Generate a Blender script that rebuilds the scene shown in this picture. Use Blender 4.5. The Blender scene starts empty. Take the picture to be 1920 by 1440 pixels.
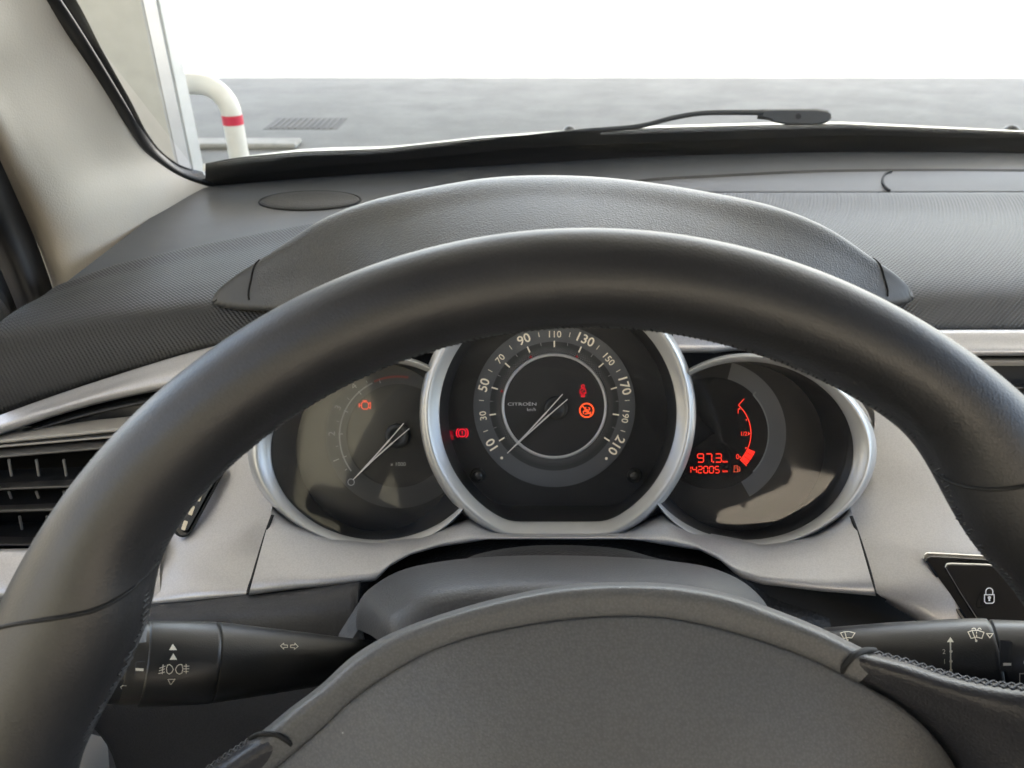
import bpy, math, random
import numpy as np
random.seed(7)
R = math.radians
SC = bpy.context.scene
COL = SC.collection

# ------------------------------------------------------------------ camera
PITCH = R(30.0)
CS, SN = math.cos(PITCH), math.sin(PITCH)
CAMZ = 1.20                      # eye height above the forecourt
F = 1440.0                       # focal length in pixels of a 1920 wide frame
cam = bpy.data.cameras.new('camera')
cam.sensor_width = 36.0
cam.lens = 36.0 * F / 1920.0
cam.clip_start = 0.02
cam.clip_end = 2000
cam.dof.use_dof = True
cam.dof.focus_distance = .38
cam.dof.aperture_fstop = 22.0
camo = bpy.data.objects.new('camera', cam)
camo.location = (0, 0, CAMZ)
camo.rotation_euler = (R(90) - PITCH, 0, 0)
COL.objects.link(camo)
SC.camera = camo

# ------------------------------------------------------------------ light
SUN_EL, SUN_AZ = R(52), R(25)    # azimuth from +Y towards +X
w = bpy.data.worlds.new('World')
SC.world = w
w.use_nodes = True
nt = w.node_tree
for n in list(nt.nodes):
    nt.nodes.remove(n)
sky = nt.nodes.new('ShaderNodeTexSky')
sky.sky_type = 'NISHITA'
sky.sun_disc = False
sky.sun_elevation = SUN_EL
sky.sun_rotation = SUN_AZ
sky.dust_density = 2.5
sky.ozone_density = .6
bg = nt.nodes.new('ShaderNodeBackground')
bg.inputs['Strength'].default_value = 0.125
wo = nt.nodes.new('ShaderNodeOutputWorld')
nt.links.new(sky.outputs[0], bg.inputs[0])
nt.links.new(bg.outputs[0], wo.inputs[0])
sun = bpy.data.lights.new('sun', 'SUN')
sun.energy = 5.0
sun.angle = R(0.5)
sun.color = (1.0, 0.94, 0.86)
suno = bpy.data.objects.new('sun', sun)
suno.rotation_euler = (R(90) - SUN_EL, 0, -SUN_AZ + R(180))
suno.rotation_euler = (-(R(90) - SUN_EL), 0, -SUN_AZ)
suno.location = (0, 0, 30)
COL.objects.link(suno)
SC.view_settings.view_transform = 'Standard'
SC.view_settings.look = 'None'
SC.view_settings.exposure = 3.32
SC.view_settings.gamma = 1.0
SC.cycles.max_bounces = 8
SC.cycles.transparent_max_bounces = 12
SC.cycles.caustics_reflective = False
SC.cycles.caustics_refractive = False
SC.cycles.sample_clamp_indirect = 4.0

# ------------------------------------------------------------------ helpers
def K(px, py, d):
    """a point seen at pixel (px,py) of the 1920x1440 frame at depth d metres"""
    u = (px - 960.0) / F * d
    v = (720.0 - py) / F * d
    return (u, d * CS + v * SN, CAMZ - d * SN + v * CS)

def KZ(px, py, z):
    """the point of a pixel that lies on the horizontal plane z (relative to the eye)"""
    v = (720.0 - py) / F
    return K(px, py, z / (-SN + v * CS))

def KY(px, py, y):
    v = (720.0 - py) / F
    return K(px, py, y / (CS + v * SN))

def dOf(p):
    return p[1] * CS - (p[2] - CAMZ) * SN

def tag(o, label=None, cat=None, group=None, kind=None):
    if label: o['label'] = label
    if cat: o['category'] = cat
    if group: o['group'] = group
    if kind: o['kind'] = kind
    return o

def empty(name, loc, label, cat, group=None):
    o = bpy.data.objects.new(name, None)
    o.empty_display_size = 0.05
    o.location = loc
    COL.objects.link(o)
    tag(o, label, cat, group)
    return o

def rootloc(p):
    L = np.zeros(3)
    while p is not None:
        L += np.array(p.location)
        p = p.parent
    return L

class MB:
    def __init__(s):
        s.v = []; s.f = []; s.smooth = []
    def add(s, vs, fs, smooth=True):
        b = len(s.v)
        s.v += [tuple(float(c) for c in p) for p in vs]
        s.f += [tuple(b + i for i in f) for f in fs]
        s.smooth += [smooth] * len(fs)
        return s
    def grid(s, G, cu=False, cv=False, smooth=True, flip=False):
        """G[v][u] of points"""
        nv, nu = len(G), len(G[0])
        vs = [p for row in G for p in row]
        fs = []
        for j in range(nv if cv else nv - 1):
            for i in range(nu if cu else nu - 1):
                a = j * nu + i; b = j * nu + (i + 1) % nu
                c = ((j + 1) % nv) * nu + (i + 1) % nu; e = ((j + 1) % nv) * nu + i
                fs.append((a, e, c, b) if flip else (a, b, c, e))
        return s.add(vs, fs, smooth)
    def build(s, name, mat, parent=None, solid=0.0, off=1.0, bevel=0.0, sub=0):
        L = rootloc(parent)
        me = bpy.data.meshes.new(name)
        me.from_pydata([(p[0] - L[0], p[1] - L[1], p[2] - L[2]) for p in s.v], [], s.f)
        me.update()
        me.polygons.foreach_set('use_smooth', s.smooth)
        me.materials.append(mat)
        o = bpy.data.objects.new(name, me)
        COL.objects.link(o)
        if parent is not None: o.parent = parent
        if sub:
            m = o.modifiers.new('sub', 'SUBSURF'); m.levels = sub; m.render_levels = sub
        if solid:
            m = o.modifiers.new('solid', 'SOLIDIFY'); m.thickness = solid; m.offset = off
        if bevel:
            m = o.modifiers.new('bevel', 'BEVEL'); m.width = bevel; m.segments = 3; m.limit_method = 'ANGLE'; m.angle_limit = R(40)
        return o

def cr(P, n, closed=False):
    """centripetal-ish Catmull-Rom resample of the points P to n points (uniform in chord length)"""
    P = np.array(P, float)
    if len(P) == 2:
        t = np.linspace(0, 1, n)[:, None]
        return P[0] * (1 - t) + P[1] * t
    if closed:
        Q = np.vstack([P[-1], P, P[0], P[1]])
    else:
        Q = np.vstack([2 * P[0] - P[1], P, 2 * P[-1] - P[-2]])
    out = []
    m = len(Q) - 3
    for i in range(m):
        p0, p1, p2, p3 = Q[i:i + 4]
        a0 = max(np.linalg.norm(p1 - p0), 1e-9) ** .5; a1 = max(np.linalg.norm(p2 - p1), 1e-9) ** .5; a2 = max(np.linalg.norm(p3 - p2), 1e-9) ** .5
        m1 = (p2 - p1) + a1 * ((p1 - p0) / a0 - (p2 - p0) / (a0 + a1))
        m2 = (p2 - p1) + a1 * ((p3 - p2) / a2 - (p3 - p1) / (a1 + a2))
        for k in range(16):
            t = k / 16.0
            out.append((2 * t**3 - 3 * t**2 + 1) * p1 + (t**3 - 2 * t**2 + t) * m1 + (-2 * t**3 + 3 * t**2) * p2 + (t**3 - t**2) * m2)
    out.append(Q[-2])
    out = np.array(out)
    L = np.concatenate([[0], np.cumsum(np.linalg.norm(np.diff(out, axis=0), axis=1))])
    t = np.linspace(0, L[-1], n + (1 if closed else 0))
    if closed: t = t[:-1]
    return np.stack([np.interp(t, L, out[:, c]) for c in range(3)], 1)

def kp(pts, d=None, dd=0.0):
    if d is not None: return [K(p[0], p[1], d) for p in pts]
    return [K(p[0], p[1], p[2] + dd) for p in pts]

def loft(rows, nu=60, nv=12, world=False, straight=False):
    """rows: lists of (px,py,d) (or world points); smooth surface through them"""
    C = [cr(r if world else kp(r), nu) for r in rows]
    G = np.zeros((nv, nu, 3))
    for i in range(nu):
        col = [c[i] for c in C]
        if straight:
            col = np.array(col); t = np.linspace(0, len(col) - 1, nv)
            G[:, i] = np.stack([np.interp(t, range(len(col)), col[:, c]) for c in range(3)], 1)
        else:
            G[:, i] = cr(col, nv)
    return G

def tube(P, r, n=10, mb=None, flat=1.0, closed=False, cap=True):
    P = np.array(P, float); m = len(P)
    rr = np.array(r if hasattr(r, '__len__') else [r] * m, float)
    G = []
    up = np.array([0, SN, CS])
    for i in range(m):
        a = P[(i + 1) % m] if (closed or i < m - 1) else P[i]
        b = P[(i - 1) % m] if (closed or i > 0) else P[i]
        t = a - b; t /= np.linalg.norm(t) + 1e-12
        s = np.cross(t, up)
        if np.linalg.norm(s) < .1: s = np.cross(t, [1, 0, 0])
        s /= np.linalg.norm(s); q = np.cross(s, t)
        G.append([P[i] + rr[i] * (math.cos(k * 2 * math.pi / n) * s + flat * math.sin(k * 2 * math.pi / n) * q) for k in range(n)])
    mb = mb or MB()
    mb.grid(G, cu=True, cv=closed)
    if cap and not closed:
        mb.add(G[0], [tuple(range(n))]); mb.add(G[-1], [tuple(range(n))[::-1]])
    return mb

def box(c, s, mb=None, rz=0.0):
    mb = mb or MB()
    x, y, z = [k / 2 for k in s]
    vs = []
    for X, Y, Z in ((-x, -y, -z), (x, -y, -z), (x, y, -z), (-x, y, -z), (-x, -y, z), (x, -y, z), (x, y, z), (-x, y, z)):
        vs.append((c[0] + X * math.cos(rz) - Y * math.sin(rz), c[1] + X * math.sin(rz) + Y * math.cos(rz), c[2] + Z))
    mb.add(vs, [(0, 3, 2, 1), (4, 5, 6, 7), (0, 1, 5, 4), (1, 2, 6, 5), (2, 3, 7, 6), (3, 0, 4, 7)], False)
    return mb

# flat marks lying on a plane facing the driver, coordinates in pixels at depth d
def strokes(polys, wpx, d, mb=None, closed=False):
    mb = mb or MB()
    for P in polys:
        P = [np.array(p, float) for p in P]
        n = len(P)
        cl = closed or (n > 2 and np.allclose(P[0], P[-1]))
        if cl and np.allclose(P[0], P[-1]): P = P[:-1]; n -= 1
        L = []; Q = []
        for i in range(n):
            if cl: a, b = P[(i - 1) % n], P[(i + 1) % n]
            else: a, b = P[max(i - 1, 0)], P[min(i + 1, n - 1)]
            t1 = P[i] - a; t2 = b - P[i]
            l1, l2 = np.linalg.norm(t1), np.linalg.norm(t2)
            t1 = t1 / l1 if l1 > 0 else t2 / l2
            t2 = t2 / l2 if l2 > 0 else t1
            t = t1 + t2
            t = t / (np.linalg.norm(t) + 1e-9)
            nn = np.array([-t[1], t[0]])
            m = 1.0 / max(0.5, abs(np.dot(nn, np.array([-t1[1], t1[0]]))))
            L.append(P[i] + nn * wpx / 2 * m); Q.append(P[i] - nn * wpx / 2 * m)
        rows = [[K(q[0], q[1], d) for q in L], [K(q[0], q[1], d) for q in Q]]
        mb.grid(rows, cu=cl, smooth=False)
    return mb

def poly(P, d, mb=None):
    mb = mb or MB()
    mb.add([K(p[0], p[1], d) for p in P], [tuple(range(len(P)))], False)
    return mb

def arc(cx, cy, r, a0, a1, n=48, ry=None):
    """angles from straight up, clockwise, degrees"""
    ry = ry or r
    return [(cx + r * math.sin(R(a0 + (a1 - a0) * i / n)), cy - ry * math.cos(R(a0 + (a1 - a0) * i / n))) for i in range(n + 1)]

def annulus(cx, cy, r0, r1, a0, a1, d, n=64, mb=None):
    mb = mb or MB()
    mb.grid([kp(arc(cx, cy, r0, a0, a1, n), d), kp(arc(cx, cy, r1, a0, a1, n), d)], smooth=False)
    return mb

FC = {}
def text(s, cx, cy, h, d, rot=0.0, wx=1.0, mb=None, bold=0.0, align='CENTER'):
    """flat lettering: cap height h pixels, centred at (cx,cy), rot degrees clockwise"""
    mb = mb or MB()
    cu = bpy.data.curves.new('t', 'FONT')
    cu.body = s; cu.size = 1.0; cu.align_x = align; cu.offset = bold; cu.resolution_u = 3
    o = bpy.data.objects.new('t', cu); COL.objects.link(o)
    dg = bpy.context.evaluated_depsgraph_get()
    me = bpy.data.meshes.new_from_object(o.evaluated_get(dg))
    k = h / 0.70
    c, si = math.cos(R(rot)), math.sin(R(rot))
    vs = []
    for v in me.vertices:
        x = v.co.x * k * wx; y = -(v.co.y - 0.35) * k
        vs.append(K(cx + x * c - y * si, cy + x * si + y * c, d))
    mb.add(vs, [tuple(p.vertices) for p in me.polygons], False)
    bpy.data.objects.remove(o); bpy.data.curves.remove(cu); bpy.data.meshes.remove(me)
    return mb

# ------------------------------------------------------------------ materials
def mat(name, col, rough=.5, metal=0.0, spec=.5, bump=None, dust=0.0, emit=None, estr=0.0, mottle=0.0, coat=0.0, sheen=0.0, hl=None):
    m = bpy.data.materials.new(name); m.use_nodes = True
    t = m.node_tree; b = t.nodes['Principled BSDF']
    b.inputs['Base Color'].default_value = (*col, 1)
    b.inputs['Roughness'].default_value = rough
    b.inputs['Metallic'].default_value = metal
    b.inputs['Specular IOR Level'].default_value = spec
    b.inputs['Coat Weight'].default_value = coat
    b.inputs['Coat Roughness'].default_value = .1
    b.inputs['Sheen Weight'].default_value = sheen
    tc = t.nodes.new('ShaderNodeTexCoord')
    colsock = None
    if mottle:
        nz = t.nodes.new('ShaderNodeTexNoise'); nz.inputs['Scale'].default_value = 18; nz.inputs['Detail'].default_value = 6
        t.links.new(tc.outputs['Object'], nz.inputs['Vector'])
        mr = t.nodes.new('ShaderNodeMapRange')
        mr.inputs['From Min'].default_value = .3; mr.inputs['From Max'].default_value = .7
        mr.inputs['To Min'].default_value = 1 - mottle; mr.inputs['To Max'].default_value = 1 + mottle
        t.links.new(nz.outputs['Fac'], mr.inputs['Value'])
        mx = t.nodes.new('ShaderNodeVectorMath'); mx.operation = 'SCALE'
        mx.inputs[0].default_value = col
        t.links.new(mr.outputs[0], mx.inputs['Scale'])
        colsock = mx.outputs[0]
        m2 = t.nodes.new('ShaderNodeMapRange'); m2.inputs['From Min'].default_value = .3; m2.inputs['From Max'].default_value = .7
        m2.inputs['To Min'].default_value = rough * .9; m2.inputs['To Max'].default_value = min(1, rough * 1.12)
        t.links.new(nz.outputs['Fac'], m2.inputs['Value']); t.links.new(m2.outputs[0], b.inputs['Roughness'])
    if dust:
        # small pale specks of dust and lint
        vo = t.nodes.new('ShaderNodeTexVoronoi'); vo.inputs['Scale'].default_value = 150; vo.inputs['Randomness'].default_value = 1
        t.links.new(tc.outputs['Object'], vo.inputs['Vector'])
        lt = t.nodes.new('ShaderNodeMath'); lt.operation = 'LESS_THAN'; lt.inputs[1].default_value = .055
        t.links.new(vo.outputs['Distance'], lt.inputs[0])
        sp = t.nodes.new('ShaderNodeSeparateColor'); t.links.new(vo.outputs['Color'], sp.inputs[0])
        g = t.nodes.new('ShaderNodeMath'); g.operation = 'GREATER_THAN'; g.inputs[1].default_value = 1 - dust
        t.links.new(sp.outputs[0], g.inputs[0])
        mu = t.nodes.new('ShaderNodeMath'); mu.operation = 'MULTIPLY'
        t.links.new(lt.outputs[0], mu.inputs[0]); t.links.new(g.outputs[0], mu.inputs[1])
        mc = t.nodes.new('ShaderNodeMix'); mc.data_type = 'RGBA'
        t.links.new(mu.outputs[0], mc.inputs[0])
        mc.inputs[6].default_value = (*col, 1); mc.inputs[7].default_value = (.35, .35, .34, 1)
        if colsock: t.links.new(colsock, mc.inputs[6])
        colsock = mc.outputs[2]
    if bump and ((bump[0] == 'grain' and max(col) < .2) or 'silver_satin' in name):
        # grain pores painted darker for dirt and the shade inside them; flecks on silver
        n5 = t.nodes.new('ShaderNodeTexVoronoi'); n5.inputs['Scale'].default_value = min(bump[1] * .8, 1000)
        t.links.new(tc.outputs['Object'], n5.inputs['Vector'])
        r5 = t.nodes.new('ShaderNodeMapRange'); r5.inputs['From Min'].default_value = .1; r5.inputs['From Max'].default_value = .75
        r5.inputs['To Min'].default_value = 1.1; r5.inputs['To Max'].default_value = .86
        if 'silver' in name: r5.inputs['To Min'].default_value = 1.06; r5.inputs['To Max'].default_value = .93
        t.links.new(n5.outputs['Distance'], r5.inputs['Value'])
        x5 = t.nodes.new('ShaderNodeVectorMath'); x5.operation = 'SCALE'; x5.inputs[0].default_value = col
        if colsock: t.links.new(colsock, x5.inputs[0])
        t.links.new(r5.outputs[0], x5.inputs['Scale']); colsock = x5.outputs[0]
    if colsock: t.links.new(colsock, b.inputs['Base Color'])
    if bump:
        kind, scale, dist = bump
        if kind == 'grain':
            tx = t.nodes.new('ShaderNodeTexVoronoi'); tx.feature = 'SMOOTH_F1'; tx.inputs['Scale'].default_value = scale
            out = tx.outputs['Distance']
            nz2 = t.nodes.new('ShaderNodeTexNoise'); nz2.inputs['Scale'].default_value = scale * .6; nz2.inputs['Detail'].default_value = 1
            t.links.new(tc.outputs['Object'], nz2.inputs['Vector'])
            ad = t.nodes.new('ShaderNodeVectorMath'); ad.operation = 'MULTIPLY_ADD'
            ad.inputs[1].default_value = (1.2 / scale,) * 3
            t.links.new(nz2.outputs['Color'], ad.inputs[0]); t.links.new(tc.outputs['Object'], ad.inputs[2])
            t.links.new(ad.outputs[0], tx.inputs['Vector'])
        elif kind == 'noise':
            tx = t.nodes.new('ShaderNodeTexNoise'); tx.inputs['Scale'].default_value = scale; tx.inputs['Detail'].default_value = 3
            t.links.new(tc.outputs['Object'], tx.inputs['Vector']); out = tx.outputs['Fac']
        bp = t.nodes.new('ShaderNodeBump'); bp.inputs['Distance'].default_value = dist; bp.inputs['Strength'].default_value = 1.0
        t.links.new(out, bp.inputs['Height']); t.links.new(bp.outputs[0], b.inputs['Normal'])
    if emit:
        estr *= .25
        b.inputs['Emission Color'].default_value = (*emit, 1); b.inputs['Emission Strength'].default_value = estr
    return m

def mat_weave():
    """dash pad: rows of tiny moulded beads running in sweeping curved lines"""
    m = mat('dash_bead_texture', (.034, .034, .034), .5, spec=.38)
    t = m.node_tree; b = t.nodes['Principled BSDF']
    tc = t.nodes.new('ShaderNodeTexCoord'); sp = t.nodes.new('ShaderNodeSeparateXYZ')
    t.links.new(tc.outputs['Object'], sp.inputs[0])
    def M(op, a, c=None):
        n = t.nodes.new('ShaderNodeMath'); n.operation = op
        for i, x in enumerate((a, c)):
            if x is None: continue
            if isinstance(x, (int, float)): n.inputs[i].default_value = x
            else: t.links.new(x, n.inputs[i])
        return n.outputs[0]
    X, Y = sp.outputs[0], sp.outputs[1]
    Z = sp.outputs[2]
    ab = M('ABSOLUTE', M('SUBTRACT', X, -.356))      # X is measured from the car's centre line
    u = M('SUBTRACT', ab, M('SUBTRACT', M('MULTIPLY', Y, 2.75 - 3 * .6), M('MULTIPLY', M('MULTIPLY', Y, Y), 1.5)))
    v = M('ADD', Y, Z)
    s1 = M('SINE', M('MULTIPLY', u, 2 * math.pi / .0036))
    s2 = M('SINE', M('ADD', M('MULTIPLY', v, 2 * math.pi / .0030), M('MULTIPLY', M('FLOOR', M('DIVIDE', u, .0036)), math.pi)))
    h = M('ADD', M('MULTIPLY', s1, .6), M('MULTIPLY', M('MULTIPLY', s1, s2), .4))
    bp = t.nodes.new('ShaderNodeBump'); bp.inputs['Distance'].default_value = .00028; bp.inputs['Strength'].default_value = 1
    t.links.new(h, bp.inputs['Height']); t.links.new(bp.outputs[0], b.inputs['Normal'])
    return m

def mat_pane(name, tint=(1, 1, 1), refl=1.0, rough=0.0, haze=0.0):
    """thin clear pane: straight-through light plus a Fresnel mirror reflection"""
    m = bpy.data.materials.new(name); m.use_nodes = True
    t = m.node_tree; t.nodes.clear()
    tr = t.nodes.new('ShaderNodeBsdfTransparent'); tr.inputs[0].default_value = (*tint, 1)
    gl = t.nodes.new('ShaderNodeBsdfGlossy'); gl.inputs['Roughness'].default_value = rough
    fr = t.nodes.new('ShaderNodeFresnel'); fr.inputs['IOR'].default_value = 1.5
    mu = t.nodes.new('ShaderNodeMath'); mu.operation = 'MULTIPLY'; mu.inputs[1].default_value = refl
    ge = t.nodes.new('ShaderNodeNewGeometry')
    t.links.new(fr.outputs[0], mu.inputs[0])
    mx = t.nodes.new('ShaderNodeMixShader')
    t.links.new(mu.outputs[0], mx.inputs[0]); t.links.new(tr.outputs[0], mx.inputs[1]); t.links.new(gl.outputs[0], mx.inputs[2])
    last = mx.outputs[0]
    if haze:
        df = t.nodes.new('ShaderNodeBsdfDiffuse'); df.inputs[0].default_value = (.5, .48, .42, 1)
        nz = t.nodes.new('ShaderNodeTexNoise'); nz.inputs['Scale'].default_value = 35; nz.inputs['Detail'].default_value = 8
        tc = t.nodes.new('ShaderNodeTexCoord'); t.links.new(tc.outputs['Object'], nz.inputs['Vector'])
        mr = t.nodes.new('ShaderNodeMapRange'); mr.inputs['From Min'].default_value = .35; mr.inputs['From Max'].default_value = .8
        mr.inputs['To Min'].default_value = haze * .3; mr.inputs['To Max'].default_value = haze * 1.8
        t.links.new(nz.outputs['Fac'], mr.inputs['Value'])
        m3 = t.nodes.new('ShaderNodeMixShader'); t.links.new(mr.outputs[0], m3.inputs[0])
        t.links.new(last, m3.inputs[1]); t.links.new(df.outputs[0], m3.inputs[2]); last = m3.outputs[0]
    out = t.nodes.new('ShaderNodeOutputMaterial'); t.links.new(last, out.inputs[0])
    return m

def mat_frit():
    """black ceramic dots printed on the glass, thinning out towards the clear pane (object X = across, Y = up the band 0..1 stored in UV)"""
    m = bpy.data.materials.new('frit_dots'); m.use_nodes = True
    t = m.node_tree; t.nodes.clear()
    uv = t.nodes.new('ShaderNodeUVMap'); uv.uv_map = 'uv'
    sp = t.nodes.new('ShaderNodeSeparateXYZ'); t.links.new(uv.outputs[0], sp.inputs[0])
    def M(op, a, c=None):
        n = t.nodes.new('ShaderNodeMath'); n.operation = op
        for i, x in enumerate((a, c)):
            if x is None: continue
            if isinstance(x, (int, float)): n.inputs[i].default_value = x
            else: t.links.new(x, n.inputs[i])
        return n.outputs[0]
    U, V = sp.outputs[0], sp.outputs[1]
    T = sp.outputs[2]
    row = M('FLOOR', M('MULTIPLY', V, 9.0))
    uu = M('ADD', U, M('MULTIPLY', M('MODULO', row, 2.0), .5))
    fu = M('SUBTRACT', M('FRACT', uu), .5); fv = M('SUBTRACT', M('FRACT', M('MULTIPLY', V, 9.0)), .5)
    dist = M('SQRT', M('ADD', M('MULTIPLY', fu, fu), M('MULTIPLY', fv, fv)))
    rad = M('SUBTRACT', .82, M('MULTIPLY', V, .27))
    dot = M('LESS_THAN', dist, rad)
    tr = t.nodes.new('ShaderNodeBsdfTransparent')
    df = t.nodes.new('ShaderNodeBsdfPrincipled'); df.inputs['Base Color'].default_value = (.012, .012, .013, 1); df.inputs['Roughness'].default_value = .35
    mx = t.nodes.new('ShaderNodeMixShader')
    t.links.new(dot, mx.inputs[0]); t.links.new(tr.outputs[0], mx.inputs[1]); t.links.new(df.outputs[0], mx.inputs[2])
    out = t.nodes.new('ShaderNodeOutputMaterial'); t.links.new(mx.outputs[0], out.inputs[0])
    return m

M_LEATHER = mat('black_rim_leather', (.0135, .0135, .015), .45, bump=('grain', 1500, .00007), spec=.75, dust=.03, mottle=.1)
M_LEATHER2 = mat('spoke_leather', (.03, .03, .034), .40, bump=('grain', 1100, .00015), spec=.6, mottle=.1)
M_PAD = mat('airbag_grained_plastic', (.125, .125, .125), .48, bump=('grain', 1300, .00012), spec=.5, dust=.16, mottle=.05)
M_HUB = mat('hub_grained_plastic', (.115, .115, .115), .46, bump=('grain', 1300, .00014), spec=.5, dust=.02)
M_SHROUD = mat('column_plastic', (.05, .05, .053), .48, bump=('grain', 1100, .00014), dust=.02)
M_VISOR = mat('visor_grained_skin', (.056, .057, .058), .45, bump=('grain', 850, .00035), spec=.52)
M_VISOR2 = mat('visor_smooth_end', (.054, .055, .056), .5, bump=('noise', 1500, .00008))
M_DASH = mat('dash_smooth_plastic', (.075, .079, .085), .5, spec=.4, bump=('noise', 1400, .0001), mottle=.06)
M_WEAVE = mat_weave()
M_DARK = mat('dark_plastic', (.018, .018, .019), .5, bump=('noise', 900, .0001))
M_LOWER = mat('lower_dash_plastic', (.042, .041, .043), .5, bump=('grain', 900, .0002))
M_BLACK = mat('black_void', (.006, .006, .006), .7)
M_SEAL = mat('black_rubber', (.008, .008, .009), .55)
M_SILVER = mat('silver_satin_paint', (.55, .54, .545), .38, metal=.5, bump=('noise', 2500, .00003), mottle=.03, dust=.01)
M_BEZEL = mat('satin_chrome_bezel', (.52, .52, .51), .4, metal=.5, bump=('noise', 3000, .00002))
M_CHROME = mat('bright_chrome', (.75, .75, .74), .16, metal=1.0)
M_GLOSS = mat('gloss_black', (.006, .006, .007), .06, coat=.6)
M_STALK = mat('stalk_plastic', (.016, .016, .016), .38, bump=('noise', 1600, .00006), dust=.01)
M_PILLAR = mat('pillar_grey_trim', (.42, .39, .34), .6, bump=('grain', 700, .00018))
M_FACE = mat('dial_face_black', (.013, .013, .015), .5)
M_RING = mat('dial_ring_grey', (.095, .1, .11), .5)
M_HUBC = mat('needle_cap', (.012, .012, .012), .45)
M_RINGD = mat('dial_band_dark', (.024, .026, .029), .5)
M_MARK = mat('printed_cream', (.7, .66, .55), .5, emit=(.9, .8, .6), estr=.0)
M_MARKW = mat('printed_white', (.62, .62, .64), .5)
M_MARKG = mat('printed_grey', (.34, .34, .35), .5)
M_DIAL = mat('backlit_cream', (.75, .7, .58), .5, emit=(1, .86, .62), estr=.10)
M_CREAM = mat('moulded_cream', (.75, .66, .48), .5)
M_NEEDLE = mat('needle_silver', (.75, .73, .72), .3, metal=.2)
M_LED = mat('lit_red', (.3, .0, .0), .5, emit=(1.0, .035, .012), estr=.55)
M_LED2 = mat('lit_red_soft', (.1, .0, .0), .5, emit=(1.0, .01, .015), estr=.22)
M_LEDO = mat('lit_orange', (.3, .02, .0), .5, emit=(1.0, .09, .02), estr=.6)
M_REDP = mat('printed_red', (.5, .01, .02), .5)
M_LENS = mat_pane('instrument_lens', refl=.75, rough=.04, haze=.012)
M_GLASS = mat_pane('window_glass', tint=(.95, .97, .95), refl=.6, haze=.05)
M_FRIT = mat_frit()
M_PAINT = mat('cream_car_paint', (.33, .3, .22), .35, coat=.15)
M_LINER = mat('headliner_cloth', (.5, .47, .42), .9)
M_SEAT = mat('seat_cloth', (.08, .08, .085), .9)
M_METAL = mat('painted_grey_metal', (.40, .41, .41), .5, bump=('noise', 60, .0004), mottle=.05)
M_METAL2 = mat('grey_metal_edge', (.3, .3, .3), .4)
M_WHITEP = mat('white_tube_paint', (.62, .61, .56), .45, mottle=.04)
M_REDTAPE = mat('red_reflective_tape', (.5, .015, .05), .4)
M_WIPER = mat('wiper_black', (.03, .032, .033), .45)

def ground_mat(name, col, amt, scale, rough=.85, sy=1.0):
    m = bpy.data.materials.new(name); m.use_nodes = True
    t = m.node_tree; b = t.nodes['Principled BSDF']; b.inputs['Roughness'].default_value = rough; b.inputs['Specular IOR Level'].default_value = .2
    tc = t.nodes.new('ShaderNodeTexCoord'); mp = t.nodes.new('ShaderNodeMapping'); mp.inputs['Scale'].default_value = (1, sy, 1)
    t.links.new(tc.outputs['Object'], mp.inputs[0])
    n1 = t.nodes.new('ShaderNodeTexNoise'); n1.inputs['Scale'].default_value = scale; n1.inputs['Detail'].default_value = 9; n1.inputs['Roughness'].default_value = .65
    n2 = t.nodes.new('ShaderNodeTexNoise'); n2.inputs['Scale'].default_value = scale * 45; n2.inputs['Detail'].default_value = 3
    for n in (n1, n2): t.links.new(mp.outputs[0], n.inputs['Vector'])
    ad = t.nodes.new('ShaderNodeMath'); ad.operation = 'MULTIPLY_ADD'; ad.inputs[1].default_value = .55
    t.links.new(n2.outputs['Fac'], ad.inputs[0]); t.links.new(n1.outputs['Fac'], ad.inputs[2])
    rp = t.nodes.new('ShaderNodeValToRGB')
    rp.color_ramp.elements[0].position = .58; rp.color_ramp.elements[1].position = .98
    rp.color_ramp.elements[0].color = (*[c * (1 - amt) for c in col], 1); rp.color_ramp.elements[1].color = (*[c * (1 + amt) for c in col], 1)
    t.links.new(ad.outputs[0], rp.inputs[0]); t.links.new(rp.outputs[0], b.inputs['Base Color'])
    return m
M_GROUND = ground_mat('pale_bounce_ground', (.42, .40, .37), .15, 1.3)  # ground beyond coloured paler to bounce more light into the car
M_SHADEG = ground_mat('dark_shade_ground', (.142, .144, .137), .18, 1.6, sy=1.2)  # shade put into the colour: ground round the car darker than beyond
M_KERB = ground_mat('painted_kerb', (.26, .26, .245), .2, 9)

# ------------------------------------------------------------------ outside
g = MB(); g.add([(-300, -300, 0), (300, -300, 0), (300, 300, 0), (-300, 300, 0)], [(0, 1, 2, 3)], False)
tag(g.build('ground', M_GROUND), kind='structure')

g = MB(); g.add([(-30, -6, .004), (30, -6, .004), (30, 9.2, .004), (-30, 9.2, .004)], [(0, 1, 2, 3)], False)
tag(g.build('forecourt', M_SHADEG), kind='structure')

# canopy that shades the forecourt: its edge throws the shade line 8.2 m ahead
CH = 5.2
edgeY = 8.25 + CH / math.tan(SUN_EL) * math.cos(SUN_AZ)
can = empty('forecourt_canopy', (0, 6, 0), 'wide flat canopy overhead whose shade falls on the ground round the car', 'canopy')
box((1.0, (edgeY - 3) / 2, CH + .25), (17, edgeY + 3, .5)).build('roof_slab', mat('canopy_soffit', (.7, .7, .68), .7), can)
for x in (-6.5, 8.5):
    for y in (-2, 1.5):
        box((x, y, CH / 2), (.35, .35, CH)).build('column', M_METAL, can, bevel=.01)

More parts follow.
